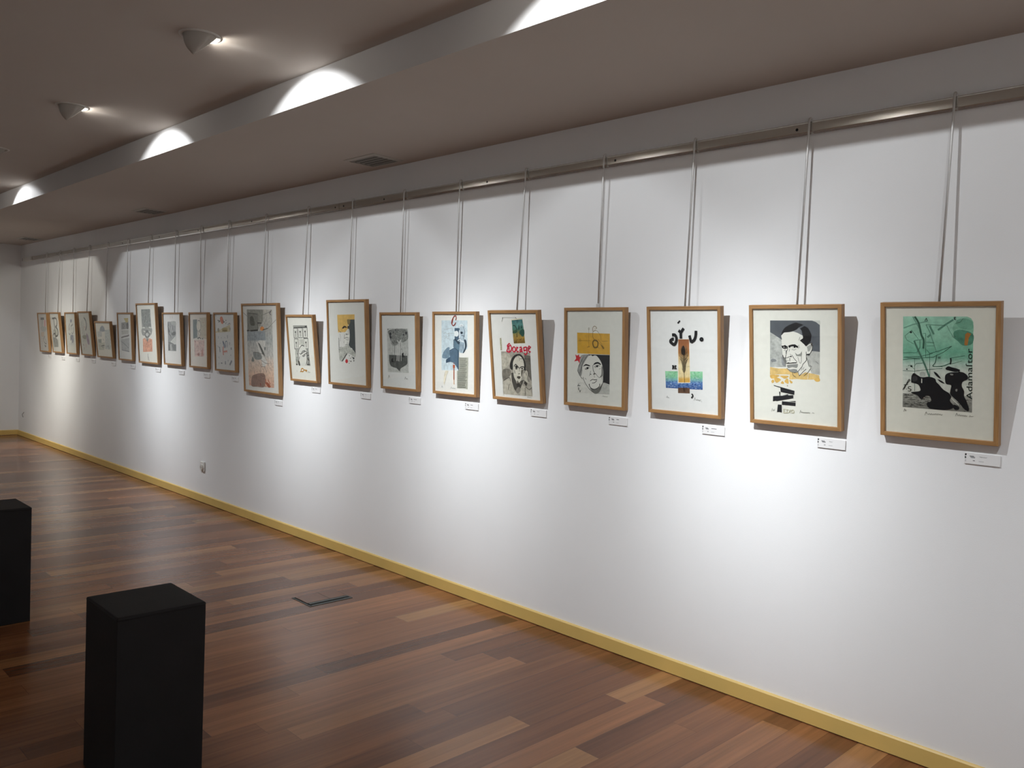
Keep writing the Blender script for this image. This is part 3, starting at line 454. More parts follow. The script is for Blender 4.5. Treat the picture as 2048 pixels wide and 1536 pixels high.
[["p","d0a232",4,[864,3921,3082,3896,3100,2812,888,2819]],["b","d7d5ca",0,[1955,4016,1936,4174,2021,4253,2141,4255,2203,4171,2125,4071,2040,4017]],["c","6f5820",27,[1965,3976,1930,4147,2004,4253,2113,4265,2216,4177,2142,4144]],["c","6f5820",27,[1965,3989,1947,3725,2078,3557]],["c","6f5820",27,[1972,4003,2074,4030,2142,4058]],["c","6f5820",17,[2108,4070,2279,3994,2490,3735,2492,3526]],["c","6f5820",17,[2078,3570,2487,3316,2691,3112]],["c","6f5820",17,[2282,3600,2486,3421,2588,3293]],["o","6f5820",82,[1949,3382,2044,3530,2249,3494,2301,3364,2251,3192,2047,3173]],["b","7d6222",0,[2487,3303,2622,3262,2724,3134,2641,3098,2556,3213]],["s","8d7430",24,[2286,3167,2405,3117]],["s","6f5820",14,[1678,4197,1685,3190]],["s","6f5820",14,[966,3493,1804,3506]],["s","6f5820",14,[2553,3496,2954,3505]],["o","8a8878",17,[1720,4132,1708,4090,1679,4073,1650,4090,1637,4131,1649,4172,1678,4189,1708,4173]],["s","6f5820",32,[1571,3155,1737,3202]],["o","6f5820",14,[1110,3523,1099,3475,1072,3455,1045,3474,1033,3521,1044,3569,1071,3589,1099,3570]],["p","b9bbb3",6,[2673,1354,3092,1248,3096,764,2135,739,2507,1081]],["p","d5d6cd",3,[890,1279,1367,1306,2031,772,893,709]],["p","17191c",0,[1636,2784,3093,2799,3091,1274,2774,1347,2656,1354,2634,1957,2427,2474,2016,2750]],["b","989a95",7,[1147,2706,1636,2784,1758,2741,1447,2436,1239,2106,1223,1809,1119,1589,904,1875,946,2093,1079,2368]],["c","4c4d4b",28,[1602,2735,1395,2488,1221,2186,1223,1890]],["c","4c4d4b",28,[1306,2645,1149,2371,974,2121]],["c","4c4d4b",28,[1186,2104,1082,1776]],["c","4c4d4b",28,[904,1902,1083,1614]],["b","dcddd4",0,[1239,2079,1430,2409,1706,2726,1948,2707,2187,2742,2478,2476,2633,2115,2672,1460,2507,1081,2202,836,2031,812,1719,978,1402,1308,1277,1624]],["p","17191c",0,[1636,2784,2357,2793,2221,2730,2084,2757,1948,2699,1844,2757,1706,2726]],["p","c8323a",0,[739,2755,882,2692,1006,2769,1024,2648,1148,2612,1078,2543,1044,2280,937,2430,669,2379,811,2546]],["b","1b1c1e",0,[1302,2130,1396,2225,1518,2268,1762,2209,1745,2160,1501,2190]],["b","1b1c1e",0,[1996,2240,2105,2364,2326,2407,2503,2319,2480,2261,2293,2316,2088,2263]],["b","1b1c1e",0,[1680,2051,1659,2016,1607,1999,1555,2011,1534,2044,1555,2079,1607,2095,1658,2084]],["b","1b1c1e",0,[2341,2186,2318,2150,2260,2132,2202,2145,2178,2179,2202,2216,2259,2233,2317,2221]],["c","2c2d2c",24,[1426,2002,1606,2106,1763,2070]],["c","2c2d2c",24,[2082,2164,2293,2242,2446,2191]],["c","2c2d2c",25,[1433,1994,1573,1987]],["c","2c2d2c",24,[2089,2143,2192,2108]],["c","2c2d2c",31,[1979,2239,1987,2006,2085,1825,2181,1777]],["c","2c2d2c",31,[1785,1389,1957,1478,2095,1465,2265,1490]],["c","2c2d2c",31,[1924,1285,2096,1316,2239,1435]],["c","4c4d4b",21,[1823,1919,1782,1757,1728,1653]],["c","4c4d4b",21,[2052,1717,2094,1587]],["c","4c4d4b",21,[2160,1802,2401,1598,2653,1722]],["c","4c4d4b",21,[1436,1525,1524,1449]],["c","4c4d4b",21,[2498,2082,2397,2038]],["c","4c4d4b",21,[2586,1639,2604,1482]],["b","1b1c1e",0,[1876,1743,1864,1727,1835,1720,1805,1724,1793,1739,1805,1754,1834,1762,1864,1757]],["b","1b1c1e",0,[2116,1774,2099,1754,2058,1744,2017,1750,2000,1768,2017,1787,2058,1797,2099,1792]],["b","7b7d78",5,[2564,2217,2684,1986,2676,1723,2451,1619,2551,1795]],["b","73756f",6,[1788,1010,2099,936,2439,1103,2640,1326,2458,879,2169,736,1997,796]],["c","2c2d2c",42,[1717,1219,1822,1038,2099,962,2405,1114,2444,1283]],["c","2c2d2c",28,[1295,1571,1438,1283,1719,978,2031,785]],["c","2c2d2c",27,[2670,1696,2656,1354,2440,971]],["c","2c2d2c",28,[1119,1589,1278,1463]],["c","2c2d2c",28,[1752,1235,1717,1179]],["s","5b5c59",32,[1015,1205,927,1059,998,1096,1115,1097]],["s","5b5c59",32,[952,984,1023,962,974,899,1035,868]],["s","5b5c59",32,[1035,881,1088,763,1152,883]],["c","97988f",14,[2646,612,2687,673,2713,643,2755,625,2780,647,2822,632,2847,640,2889,624,2914,643,2956,631,2981,652]]],
[["p","dad4b8",0,[1837,4696,2752,4792,2882,3346,1971,3296]],["g","",9,[[1882,4643,2733,4708,"3c6a6c"],[1897,4381,2776,4413,"5c8d86"],[1901,4098,2804,4156,"44705f"],[1908,3908,2817,3922,"83804a"],[1930,3624,2839,3642,"a3823c"],[1956,3327,2853,3371,"73592a"]]],["p","284843",0,[2358,4128,2445,4448,2492,4152]],["p","284843",0,[2565,4184,2646,4434,2694,4201]],["b","2f5348",6,[2445,3948,2568,4106,2824,4134,2838,3860,2692,3727,2546,3824]],["b","35543f",6,[1916,4003,2169,4101,2295,4008,2154,3912,1931,3909]],["c","2b463c",52,[1966,4350,2121,4336,2230,4196,2247,4070]],["s","3b2d1a",48,[2244,3913,2247,3678]],["s","284843",34,[2326,4682,2326,4510]],["h","5a4420",21,40,94,20,[1950,3593,2838,3626,2849,3377,1961,3334],4],["p","a49f92",9,[849,2846,2070,2842,3212,2841,3222,345,838,325]],["p","6b675e",9,[2724,2715,3220,2654,3212,1212,2922,1575,2789,2136]],["b","b9b4a4",9,[897,2702,1559,2660,1568,2212,1030,1802,889,2055]],["b","7d786d",9,[885,1730,1491,1823,1556,1505,929,1147]],["p","b7b2a2",7,[911,1097,1406,1336,1653,1574,1811,1293,2057,986,2242,1061,2584,890,3099,732,3201,360,862,333]],["p","4d4a44",6,[1601,1603,1772,1644,1957,1141,2015,1016,2433,1232,2567,1239,2309,778,2022,422,1765,711,1623,1089]],["b","2e2d2a",0,[1530,2082,1675,2408,1965,2658,2328,2734,2586,2632,2782,2324,2800,1868,2658,1846,2652,2351,2362,2592,2046,2550,1798,2253,1740,1819,1562,1859]],["b","d2cebe",4,[1804,2222,2046,2550,2365,2630,2622,2413,2678,2005,2488,1648,2443,1359,2222,1086,2024,1138,1819,1390,1783,1837]],["c","55524a",22,[2158,2554,2236,2683,2327,2433]],["c","55524a",22,[2296,2606,2342,2339]],["c","55524a",22,[2111,2520,2186,2618]],["s","45423b",26,[2352,2466,3186,2481]],["c","1b1c1e",52,[1868,2001,2004,2128,2174,2014,2257,1929]],["c","1b1c1e",52,[2300,1918,2494,2009,2678,1998]],["b","3a3833",5,[1969,2021,2075,2058,2173,1998,2092,1877,2012,1832,1989,1942]],["b","1b1c1e",0,[2123,1986,2104,1954,2065,1939,2028,1951,2015,1982,2033,2014,2072,2029,2109,2017]],["b","1b1c1e",0,[2579,1915,2557,1880,2509,1864,2463,1876,2446,1909,2468,1943,2516,1960,2562,1948]],["o","55524a",22,[2184,1967,2143,1879,2057,1840,1977,1872,1950,1956,1991,2044,2077,2083,2156,2051]],["c","4b473f",35,[2273,1907,2341,1640,2172,1594]],["c","4b473f",35,[1873,1777,1934,1588]],["s","e6e2d4",61,[2357,1848,2356,1546]],["b","6f6a5e",5,[2433,1804,2613,1844,2516,1617,2439,1423,2405,1548]],["b","4b473f",0,[2054,1402,2184,1457,2351,1434,2270,1302,2120,1323]],["b","6f6a5e",5,[2075,1211,2221,1076,2384,1165,2441,1327,2324,970,2056,970]],["b","c0bbaa",5,[2654,1688,2825,1854,2962,1703,2903,1321,3000,1162,2794,1046,2663,1340]],["c","3f3c36",30,[2652,1656,2825,1854,2974,1688,2915,1306,3022,1164]],["c","3f3c36",30,[2787,1694,2840,1533]],["c","3f3c36",30,[2525,1268,2692,1151,2771,1029]],["c","3f3c36",31,[927,1115,1405,1329,1525,1116]],["c","3f3c36",30,[2715,867,2990,732,3195,865]],["c","3f3c36",30,[2668,832,2655,369]],["c","3f3c36",31,[1397,947,1278,615]],["b","3a3833",0,[2024,1016,2240,1035,2282,878,2067,820]],["b","8a857a",5,[2065,794,2223,820,2297,617,2023,438,1914,592]],["p","3f3c36",0,[2697,1215,2885,1083,2761,901,2599,1082]],["s","c3223c",79,[1591,3331,1411,3183,1445,3040,1337,2839]],["s","c3223c",78,[1424,3120,1704,3223,1591,3325]],["s","c3223c",79,[1704,3213,1763,3049,1697,2904,1549,2813,1339,2861]],["s","c3223c",79,[1542,3171,1540,2867]],["s","c3223c",78,[1959,3143,1856,3084,1832,2908,1944,2838,2057,2915,2053,3083,1959,3143]],["s","c3223c",78,[2303,3090,2189,3109,2144,2933,2226,2847,2315,2901]],["s","c3223c",77,[2392,3092,2537,3140,2576,3072,2571,2899,2638,2854]],["s","c3223c",77,[2572,3025,2414,2973,2419,2866,2563,2908]],["s","c3223c",77,[2866,3137,2732,3102,2750,2936,2919,2972]],["s","c3223c",76,[2867,3158,2973,3121,2984,2802,2855,2710,2738,2788]],["s","c3223c",76,[3122,3025,3289,3170,3163,3213,3095,3118,3099,2946,3193,2865,3262,2920]],["s","1b1c1e",39,[1167,4814,1146,4725]],["s","3a3b3b",22,[1146,4725,1078,4572]],["s","3a3b3b",30,[2204,4822,2274,4754]],["s","8d8e88",9,[1189,4802,2202,4791]],["p","bbb89a",0,[826,3609,952,3627,967,2924,836,2904]],["h","77755c",22,26,71,85,[839,3603,951,3618,958,2930,846,2914],4],["c","97988f",17,[2800,246,2860,321,2890,285,2943,264,2978,290,3031,272,3065,283,3118,263,3153,288]],["c","97988f",14,[832,256,873,307,892,281,927,265,950,282]]],
[["p","c9d8dd",5,[823,4646,3277,4657,3273,2915,2498,2701,2421,1571,804,1511]],["c","a3a8a4",19,[1033,4061,1438,4114,1789,4167]],["c","a3a8a4",19,[981,3831,1286,3852,1234,3575,1132,3458]],["c","a3a8a4",19,[1336,3837,1587,3776,1385,3610,1184,3737]],["c","a3a8a4",18,[1437,3854,2085,3848]],["c","a3a8a4",19,[1031,3701,1435,3513,1587,3711]],["p","4a6072",5,[2071,4176,2567,4175,2564,3392,2083,3429]],["b","e3e8e6",0,[2458,3828,2400,3700,2261,3645,2122,3696,2065,3822,2123,3950,2263,4005,2401,3954]],["p","e3e8e6",0,[2036,3976,2159,3978,2158,3672,2035,3670]],["p","b0c0c8",6,[2552,4223,2771,4298,2940,4300,3059,3863,3010,3544,2768,3348,2564,3424]],["b","dfe5e6",5,[2528,4366,2771,4432,2916,4306,2577,4255]],["h","52656f",18,40,136,60,[2577,4494,3109,4403,3179,3801,2916,4211,2577,4271],4],["b","22303c",0,[2624,3927,2770,3961,2857,3898,2770,3820,2673,3819]],["s","e5eaea",73,[2547,4047,2516,3535]],["c","2c3b47",27,[2453,3630,2501,3518,2599,3568]],["c","33424f",31,[2916,4242,3036,3958,2972,3639]],["c","33424f",32,[2939,3734,2914,3479,3010,3354]],["c","33424f",32,[2697,3730,2914,3718]],["p","66808f",5,[1994,3476,2574,3344,2533,2759,2071,2913,1992,2982]],["b","33424f",4,[2044,3461,2157,3512,2329,3403,2574,3344,2598,3248,2426,3180,2231,3336]],["p","a6b8c2",5,[2574,3344,2971,3321,3018,2765,2815,2646,2547,2670]],["c","5d7280",23,[2646,3249,2621,2961,2693,2707]],["c","5d7280",23,[2768,3284,2816,3030,2742,2772]],["c","5d7280",23,[2913,3256,2888,2936,2936,2746]],["c","5d7280",23,[2695,3187,2728,2932]],["c","5d7280",23,[2840,3158,2874,2904]],["c","e5eaea",50,[2378,3404,2550,3487,2720,3395,2938,3326]],["b","34434f",5,[2972,3480,3154,3436,3211,3104,3105,2847,2936,2657,2854,2680,3019,2940,3048,3164]],["p","586f81",6,[2056,2929,2484,2758,2489,1536,2176,1867,1978,2020,1679,2073,1250,1981,1251,2187,1630,2381,1557,2752]],["p","455b6c",4,[2351,2776,2494,2749,2489,1536,2323,1760]],["p","40566a",5,[1251,2187,1680,2382,1629,2088,1250,1981]],["s","33475a",37,[1557,2752,2056,2945,2484,2758]],["s","33475a",37,[1994,3460,1992,2982]],["b","768d9c",6,[901,2289,984,2620,1280,2884,1558,2983,1592,2770,1540,2319]],["p","b2b3a4",4,[2482,2385,3353,2394,3292,447,2906,470,2294,448,2298,1533,2480,1574]],["s","5f6058",27,[2546,2317,3197,2326]],["s","5f6058",27,[2546,2252,3130,2249]],["s","5f6058",27,[2545,2188,3101,2192]],["s","5f6058",27,[2545,2124,3279,2145]],["s","5f6058",27,[2545,2060,3207,2066]],["s","5f6058",27,[2545,1995,3102,2003]],["s","5f6058",27,[2545,1931,3233,1943]],["s","5f6058",27,[2544,1867,3236,1886]],["s","5f6058",27,[2544,1802,3135,1819]],["s","5f6058",27,[2544,1738,3187,1740]],["s","5f6058",27,[2544,1673,3202,1680]],["s","5f6058",27,[2544,1609,3158,1615]],["s","5f6058",27,[2362,1536,3099,1558]],["s","5f6058",27,[2361,1471,3213,1490]],["s","5f6058",27,[2361,1407,3160,1438]],["s","5f6058",27,[2361,1342,3126,1369]],["s","5f6058",27,[2361,1277,3127,1292]],["s","5f6058",27,[2361,1213,3109,1225]],["s","5f6058",27,[2360,1148,3244,1187]],["s","5f6058",27,[2360,1083,3141,1108]],["s","5f6058",27,[2360,1019,3067,1042]],["s","5f6058",27,[2360,954,3243,994]],["s","5f6058",27,[2359,889,3179,927]],["s","5f6058",27,[2359,825,3173,845]],["s","5f6058",27,[2359,760,3095,796]],["s","5f6058",27,[2359,695,3068,719]],["s","5f6058",27,[2358,630,3053,664]],["s","5f6058",27,[2358,566,3148,587]],["s","5f6058",27,[2358,501,3130,533]],["p","9c4028",0,[2018,2045,2077,1960,1958,1955]],["p","b5552f",4,[1928,1898,2106,1896,2106,1702,1927,1694]],["s","ab5630",83,[2016,1698,2013,967]],["s","dfa878",55,[2013,974,2027,676]],["b","e0d8c2",5,[1171,1447,1475,1477,1297,1223,1219,924,1065,602,1025,880]],["c","8c2f22",64,[2177,4668,2246,4780,2188,4924,2030,4876,1865,4683,1815,4473,1938,4329,2087,4379,2216,4524]],["b","8c2f22",0,[2030,4883,1901,4780,1800,4554,1839,4409,1899,4522,1965,4748]],["c","97a0a2",18,[1696,378,1773,504,1809,445,1885,409,1922,454,1997,425,2034,443,2109,410,2145,451]],["c","a7b0b2",19,[807,415,857,516,872,462,920,430,936,463]]],
[["g","",6,[[743,4119,3066,4145,"c3c6c0"],[753,2298,3074,2353,"b7bab4"],[760,1151,3067,1192,"c2c5be"]]],["b","868a85",9,[842,3903,1252,4043,2051,4100,2947,4026,3048,3462,2655,3241,2342,3210,2188,3349,1904,3056,1582,2976,1227,3184,933,3662]],["h","4c504c",35,170,85,40,[886,4000,2986,4050,3030,3367,2342,3234,1624,3025,1147,3231,902,3710],1],["h","b5b9b2",28,80,71,-30,[925,3952,2985,4003,3008,3414,2265,3256,1229,3281],2],["b","33363a",3,[1235,3739,1199,3657,1118,3622,1039,3654,1008,3736,1044,3818,1125,3853,1204,3821]],["b","33363a",3,[1245,3522,1212,3454,1137,3424,1063,3451,1034,3519,1067,3588,1142,3617,1216,3590]],["b","33363a",3,[2957,3828,2929,3761,2862,3732,2797,3759,2772,3825,2801,3892,2867,3921,2932,3894]],["b","33363a",3,[1755,4011,1736,3977,1690,3962,1646,3976,1628,4009,1647,4043,1693,4058,1738,4044]],["b","33363a",3,[912,4049,897,4025,862,4014,828,4024,814,4047,829,4072,864,4082,898,4072]],["b","33363a",3,[2668,3715,2644,3667,2588,3647,2533,3666,2512,3712,2536,3759,2592,3780,2646,3761]],["b","33363a",3,[2949,4082,2937,4065,2909,4058,2882,4065,2871,4081,2883,4098,2911,4105,2938,4099]],["b","33363a",3,[1504,3864,1486,3833,1446,3820,1407,3832,1391,3862,1409,3893,1449,3906,1488,3894]],["s","5c605c",36,[1307,3186,1582,2952,1564,2325]],["s","5c605c",35,[2223,3159,2240,2348]],["s","5c605c",35,[2291,2780,2368,2734]],["s","5c605c",36,[1185,3135,1461,2949]],["p","555955",8,[926,2328,2002,2331,2957,2325,2960,1851,2888,1753,2770,1691,2415,1542,2295,1489,2176,1436,2068,1253,1936,1353,1740,1464,1420,1498,1139,1558,982,1746,931,1963]],["h","6b6f6a",28,60,142,2,[941,2304,2941,2301,2927,1755,2136,1434,1100,1630],3],["s","d3d5cf",71,[1901,2960,1817,1949]],["s","d3d5cf",71,[2067,3251,2120,3157,2015,1933]],["s","d3d5cf",42,[2257,2969,2277,1967]],["s","d3d5cf",43,[1702,2955,1701,2378]],["s","d3d5cf",64,[2065,3156,1872,3343]],["s","d3d5cf",63,[2088,3156,2307,3376]],["b","202224",0,[2376,2448,2558,2511,2539,2382,2645,2267,2433,2212]],["b","202224",0,[1235,2072,1357,2115,1368,1932,1551,1881,1188,1852]],["s","202224",28,[2736,2460,2733,2341]],["c","8d908a",35,[2628,747,2719,911,2747,822,2832,768,2864,820,2949,775,2980,792]],["c","8d908a",36,[788,722,888,944,901,844,993,797]]],
[["p","dbb669",4,[1290,5128,3532,5163,3515,4798,2549,4770,2718,4317,2589,3891,1350,3858]],["p","4c5252",4,[2550,4782,3515,4798,3531,3724,3544,2369,3304,2483,3103,2749,2888,2767,2682,2981,2835,3712,2752,3893,2688,4256,2917,4560]],["b","8d7d52",6,[2550,4776,2928,4783,2944,4560,2695,4407]],["b","e1e1d8",3,[2232,3825,2736,4135,2851,3713,2742,3104,2463,2945,2087,3088,2053,3516]],["b","46433c",6,[1892,4171,2091,4311,2338,4328,2522,4193,2250,4206,2027,4127]],["b","2b2a27",0,[2229,4221,2202,4195,2140,4183,2078,4193,2054,4219,2081,4245,2143,4257,2205,4246]],["b","2b2a27",0,[2480,4223,2457,4197,2402,4186,2349,4196,2328,4222,2351,4248,2406,4259,2459,4249]],["b","3b3b3a",0,[2590,4255,2703,4347,2739,4196,2628,4134]],["c","62635f",33,[2736,4135,2681,3892,2718,3741,2501,3737,2350,3765]],["c","62635f",33,[2228,3733,2135,3518,2157,3396]],["c","62635f",33,[2158,3426,2489,3500,2731,3438]],["c","62635f",33,[2319,3353,2699,3346]],["c","62635f",33,[2528,3160,2493,3006]],["c","62635f",33,[2246,2970,2547,2983,2679,2905]],["b","4f504d",0,[2337,3735,2529,3768,2565,3714,2417,3699]],["b","efefe8",0,[2350,3424,2649,3436,2619,3368,2401,3364]],["c","85867f",24,[1443,4059,1521,3937,1766,3848]],["c","85867f",24,[1595,3754,1666,3509,1596,3200]],["c","85867f",24,[2095,3241,2060,3088]],["c","85867f",24,[1519,2766,1853,2791]],["b","3b3b36",0,[1414,4028,1497,4013,1510,3952]],["s","3b3b36",43,[1575,3913,1739,3863]],["b","bbbdb3",9,[1488,2704,1907,2777,2436,2944,2734,2921,2994,2716,3309,2573,3534,2369,3448,2110,3079,2233,2491,2366,2150,2109,1803,1758,1472,1807,1424,2207]],["h","7f8179",19,60,66,30,[1514,2674,2462,2914,2992,2685,3511,2338,3396,2153,2437,2394,1750,1817,1475,1869],5],["s","28322f",71,[2446,2349,1792,1757]],["s","9b6a66",14,[2124,2123,2334,1932]],["b","c83d42",4,[2556,1793,2500,1687,2375,1639,2253,1677,2206,1780,2262,1886,2388,1934,2510,1895]],["b","3f4542",3,[2800,2193,2786,2169,2752,2158,2720,2167,2707,2190,2722,2213,2755,2224,2788,2216]],["b","3f4542",3,[2936,2015,2921,1989,2884,1978,2849,1987,2835,2011,2851,2037,2888,2049,2923,2040]],["b","3f4542",3,[3116,2113,3103,2091,3072,2081,3042,2089,3031,2110,3044,2131,3075,2141,3104,2134]],["b","3f4542",3,[3384,2032,3352,1980,3281,1957,3211,1975,3184,2024,3215,2076,3287,2099,3357,2081]],["b","3f4542",3,[3373,1856,3353,1822,3306,1807,3260,1818,3242,1851,3263,1884,3310,1900,3356,1888]],["b","3f4542",3,[2996,1805,2975,1771,2928,1755,2882,1767,2864,1799,2885,1833,2932,1849,2978,1837]],["b","3f4542",3,[2745,1654,2731,1632,2700,1622,2670,1630,2659,1651,2672,1673,2703,1683,2733,1675]],["b","3f4542",3,[2775,1820,2763,1800,2735,1791,2708,1798,2697,1817,2710,1837,2738,1846,2765,1839]],["b","3f4542",3,[3226,2086,3211,2063,3178,2052,3146,2060,3133,2083,3148,2107,3181,2118,3213,2109]],["t","3b3c3a","CESARINY",[1512,2396,1509,3475],129]],
[["p","b9baaf",7,[930,2509,1520,2526,1388,1276,895,1255]],["p","a2a39a",8,[2633,2583,2961,2568,3019,1285,2563,1276,2473,1826]],["s","8e8f86",96,[911,4303,2985,4332]],["s","3d3d3a",72,[943,4187,2972,4243]],["s","3d3d3a",71,[2650,4305,2955,4322]],["p","d6d6cb",0,[986,4152,1515,4158,1459,3410,929,3400]],["s","3d3d3a",49,[986,4152,1515,4158,1459,3410,929,3400,986,4152]],["b","4c4c48",0,[1313,3853,1276,3799,1203,3775,1137,3797,1116,3850,1153,3904,1226,3927,1292,3906]],["s","4c4c48",65,[1226,3801,1205,3471]],["p","d6d6cb",0,[1645,4179,2252,4186,2195,3425,1586,3413]],["s","3d3d3a",48,[1645,4179,2252,4186,2195,3425,1586,3413,1645,4179]],["b","4c4c48",0,[2010,3883,1974,3829,1902,3806,1837,3827,1817,3880,1853,3934,1925,3957,1990,3936]],["s","4c4c48",64,[1925,3831,1905,3504]],["p","d6d6cb",0,[2370,4207,2977,4213,2919,3438,2310,3427]],["s","3d3d3a",47,[2370,4207,2977,4213,2919,3438,2310,3427,2370,4207]],["b","4c4c48",0,[2734,3913,2699,3859,2628,3837,2564,3858,2544,3910,2580,3963,2651,3986,2714,3965]],["s","4c4c48",63,[2651,3862,2631,3538]],["p","d6d6cb",0,[955,3314,1534,3326,1475,2550,894,2534]],["s","3d3d3a",49,[955,3314,1534,3326,1475,2550,894,2534,955,3314]],["b","4c4c48",0,[1307,3017,1270,2963,1197,2939,1131,2959,1110,3013,1147,3068,1220,3092,1286,3071]],["s","4c4c48",65,[1221,2965,1199,2634]],["p","d6d6cb",0,[2368,3368,2986,3380,2927,2592,2308,2574]],["s","3d3d3a",48,[2368,3368,2986,3380,2927,2592,2308,2574,2368,3368]],["b","4c4c48",0,[2738,3076,2703,3022,2632,2999,2568,3019,2548,3072,2584,3125,2655,3149,2718,3128]],["s","4c4c48",63,[2655,3024,2635,2699]],["p","c3c3b8",5,[1658,3313,2295,3326,2247,2874,1628,2858]],["b","d9d9ce",0,[1335,1631,1471,2398,1898,2789,2320,2725,2610,2433,2565,1678,2394,1294,1522,1256]],["c","3d3d3a",57,[1424,1252,1333,1681,1461,2398,1950,2816,2284,2799]],["c","3d3d3a",56,[1954,2841,2332,2801]],["c","3d3d3a",56,[2414,1294,2602,1730,2631,2383]],["c","3d3d3a",56,[1567,2198,1803,2155,2027,2364,2471,2453]],["c","3d3d3a",56,[1803,2155,2212,2320,2555,2381]],["c","3d3d3a",56,[2022,2011,2382,2174,2628,2233]],["c","3d3d3a",56,[1981,2060,2111,1964,2418,2100]],["c","3d3d3a",57,[1528,1943,1441,1686]],["c","3d3d3a",55,[2694,2034,2967,2094]],["c","3d3d3a",55,[2708,1809,2931,1717]],["b","3d3d3a",0,[1286,1629,1455,1584,1545,1282,1375,1250]],["b","3d3d3a",0,[1120,1315,1085,1271,1012,1249,945,1265,923,1307,958,1352,1031,1373,1098,1358]],["b","3d3d3a",0,[2845,1388,2801,1351,2704,1332,2612,1343,2578,1377,2623,1414,2719,1433,2811,1422]],["b","3d3d3a",0,[3006,1395,2979,1358,2923,1341,2872,1354,2855,1389,2882,1425,2938,1442,2989,1430]],["h","3d3d3a",41,26,114,70,[967,2434,1459,2448,1345,1376,923,1307],5],["h","3d3d3a",40,40,111,60,[2654,2534,2939,2542,3008,1345,2590,1327],6],["o","b9873c",89,[2013,917,1943,828,1800,785,1668,815,1623,899,1694,989,1837,1031,1969,1001]],["s","b9873c",88,[2014,927,2509,910]],["s","b9873c",88,[2434,917,2395,784]],["s","b9873c",89,[1466,759,1670,820]],["s","b9873c",89,[2290,910,2257,817]],["c","97988f",32,[2597,728,2703,845,2739,790,2823,756,2872,798,2957,770]],["s","97988f",33,[994,874,994,746]]],
[["g","",8,[[861,6983,5163,6943,"c3beb2"],[805,5672,5119,5707,"b5b3aa"],[751,4405,5101,4496,"b2b5b1"],[752,3134,5125,3160,"c8c5bd"],[781,2626,5138,2796,"d5c5b6"],[769,1541,5128,1698,"dbbda5"],[830,553,5093,582,"d3a890"]]],["p","96958a",8,[861,6983,3641,6951,3618,6063,2604,5190,792,5134]],["p","989fa1",8,[816,5103,3849,5206,3950,4472,786,4329]],["p","84857c",7,[1117,6668,2701,6578,2660,5265,1012,5232]],["s","4b4b43",52,[1078,6681,2701,6585,2672,5253,1008,5181,1078,6681]],["b","5a5a50",8,[1381,6304,1910,6367,2186,5683,1467,5677]],["s","33332e",126,[768,5178,1130,5208]],["s","33332e",124,[1366,5186,2672,5253]],["s","33332e",81,[2624,5854,3363,5840]],["s","33332e",81,[3400,5631,3400,5262]],["b","e0934f",4,[3749,5389,3641,5266,3396,5212,3157,5260,3065,5381,3174,5505,3420,5557,3657,5509]],["s","4b4b43",60,[3502,5281,4387,5427]],["s","77776f",39,[4387,5427,5752,6132]],["s","77776f",40,[3714,6553,4596,6704,5098,6883]],["s","77776f",42,[211,6714,860,6429]],["s","4b4050",79,[4972,6823,4739,6643,4951,6503]],["p","d8d6ce",4,[2279,4237,2935,4419,3882,4396,3934,3857,3366,3284,4137,2603,3674,2244,3296,2258,2979,3209]],["p","63655f",0,[2576,4237,2915,4140,3450,3596,3794,3083,3304,3313,3013,3708]],["b","8f938f",8,[1690,3292,1896,3424,2864,3392,3213,2907,2047,2801]],["b","7f837d",5,[1407,2650,1672,3039,1840,2636]],["b","8a8e8b",0,[3657,3849,3909,3856,3869,3640,3668,3634]],["s","8b8278",41,[1961,3426,3366,3284]],["s","8b8278",41,[2558,2695,3038,2216,3738,2259]],["s","8b8278",41,[3077,2777,3695,2554,4506,2538]],["s","8b8278",41,[2974,2213,2940,1712]],["s","8b8278",41,[3548,2238,4019,1765]],["b","94796c",7,[1391,1318,1958,1537,2809,1674,3607,1621,3662,941,3369,537,2277,514,1255,534]],["b","a65d43",5,[3611,925,4091,965,4543,653,4188,551,3888,737]],["s","8f4a36",145,[2816,842,2865,632]],["s","b4603f",102,[3734,1255,3768,823]],["s","b4603f",101,[4107,1214,4458,863]],["c","6f5448",51,[2991,1527,3304,1450,3626,1529]]],
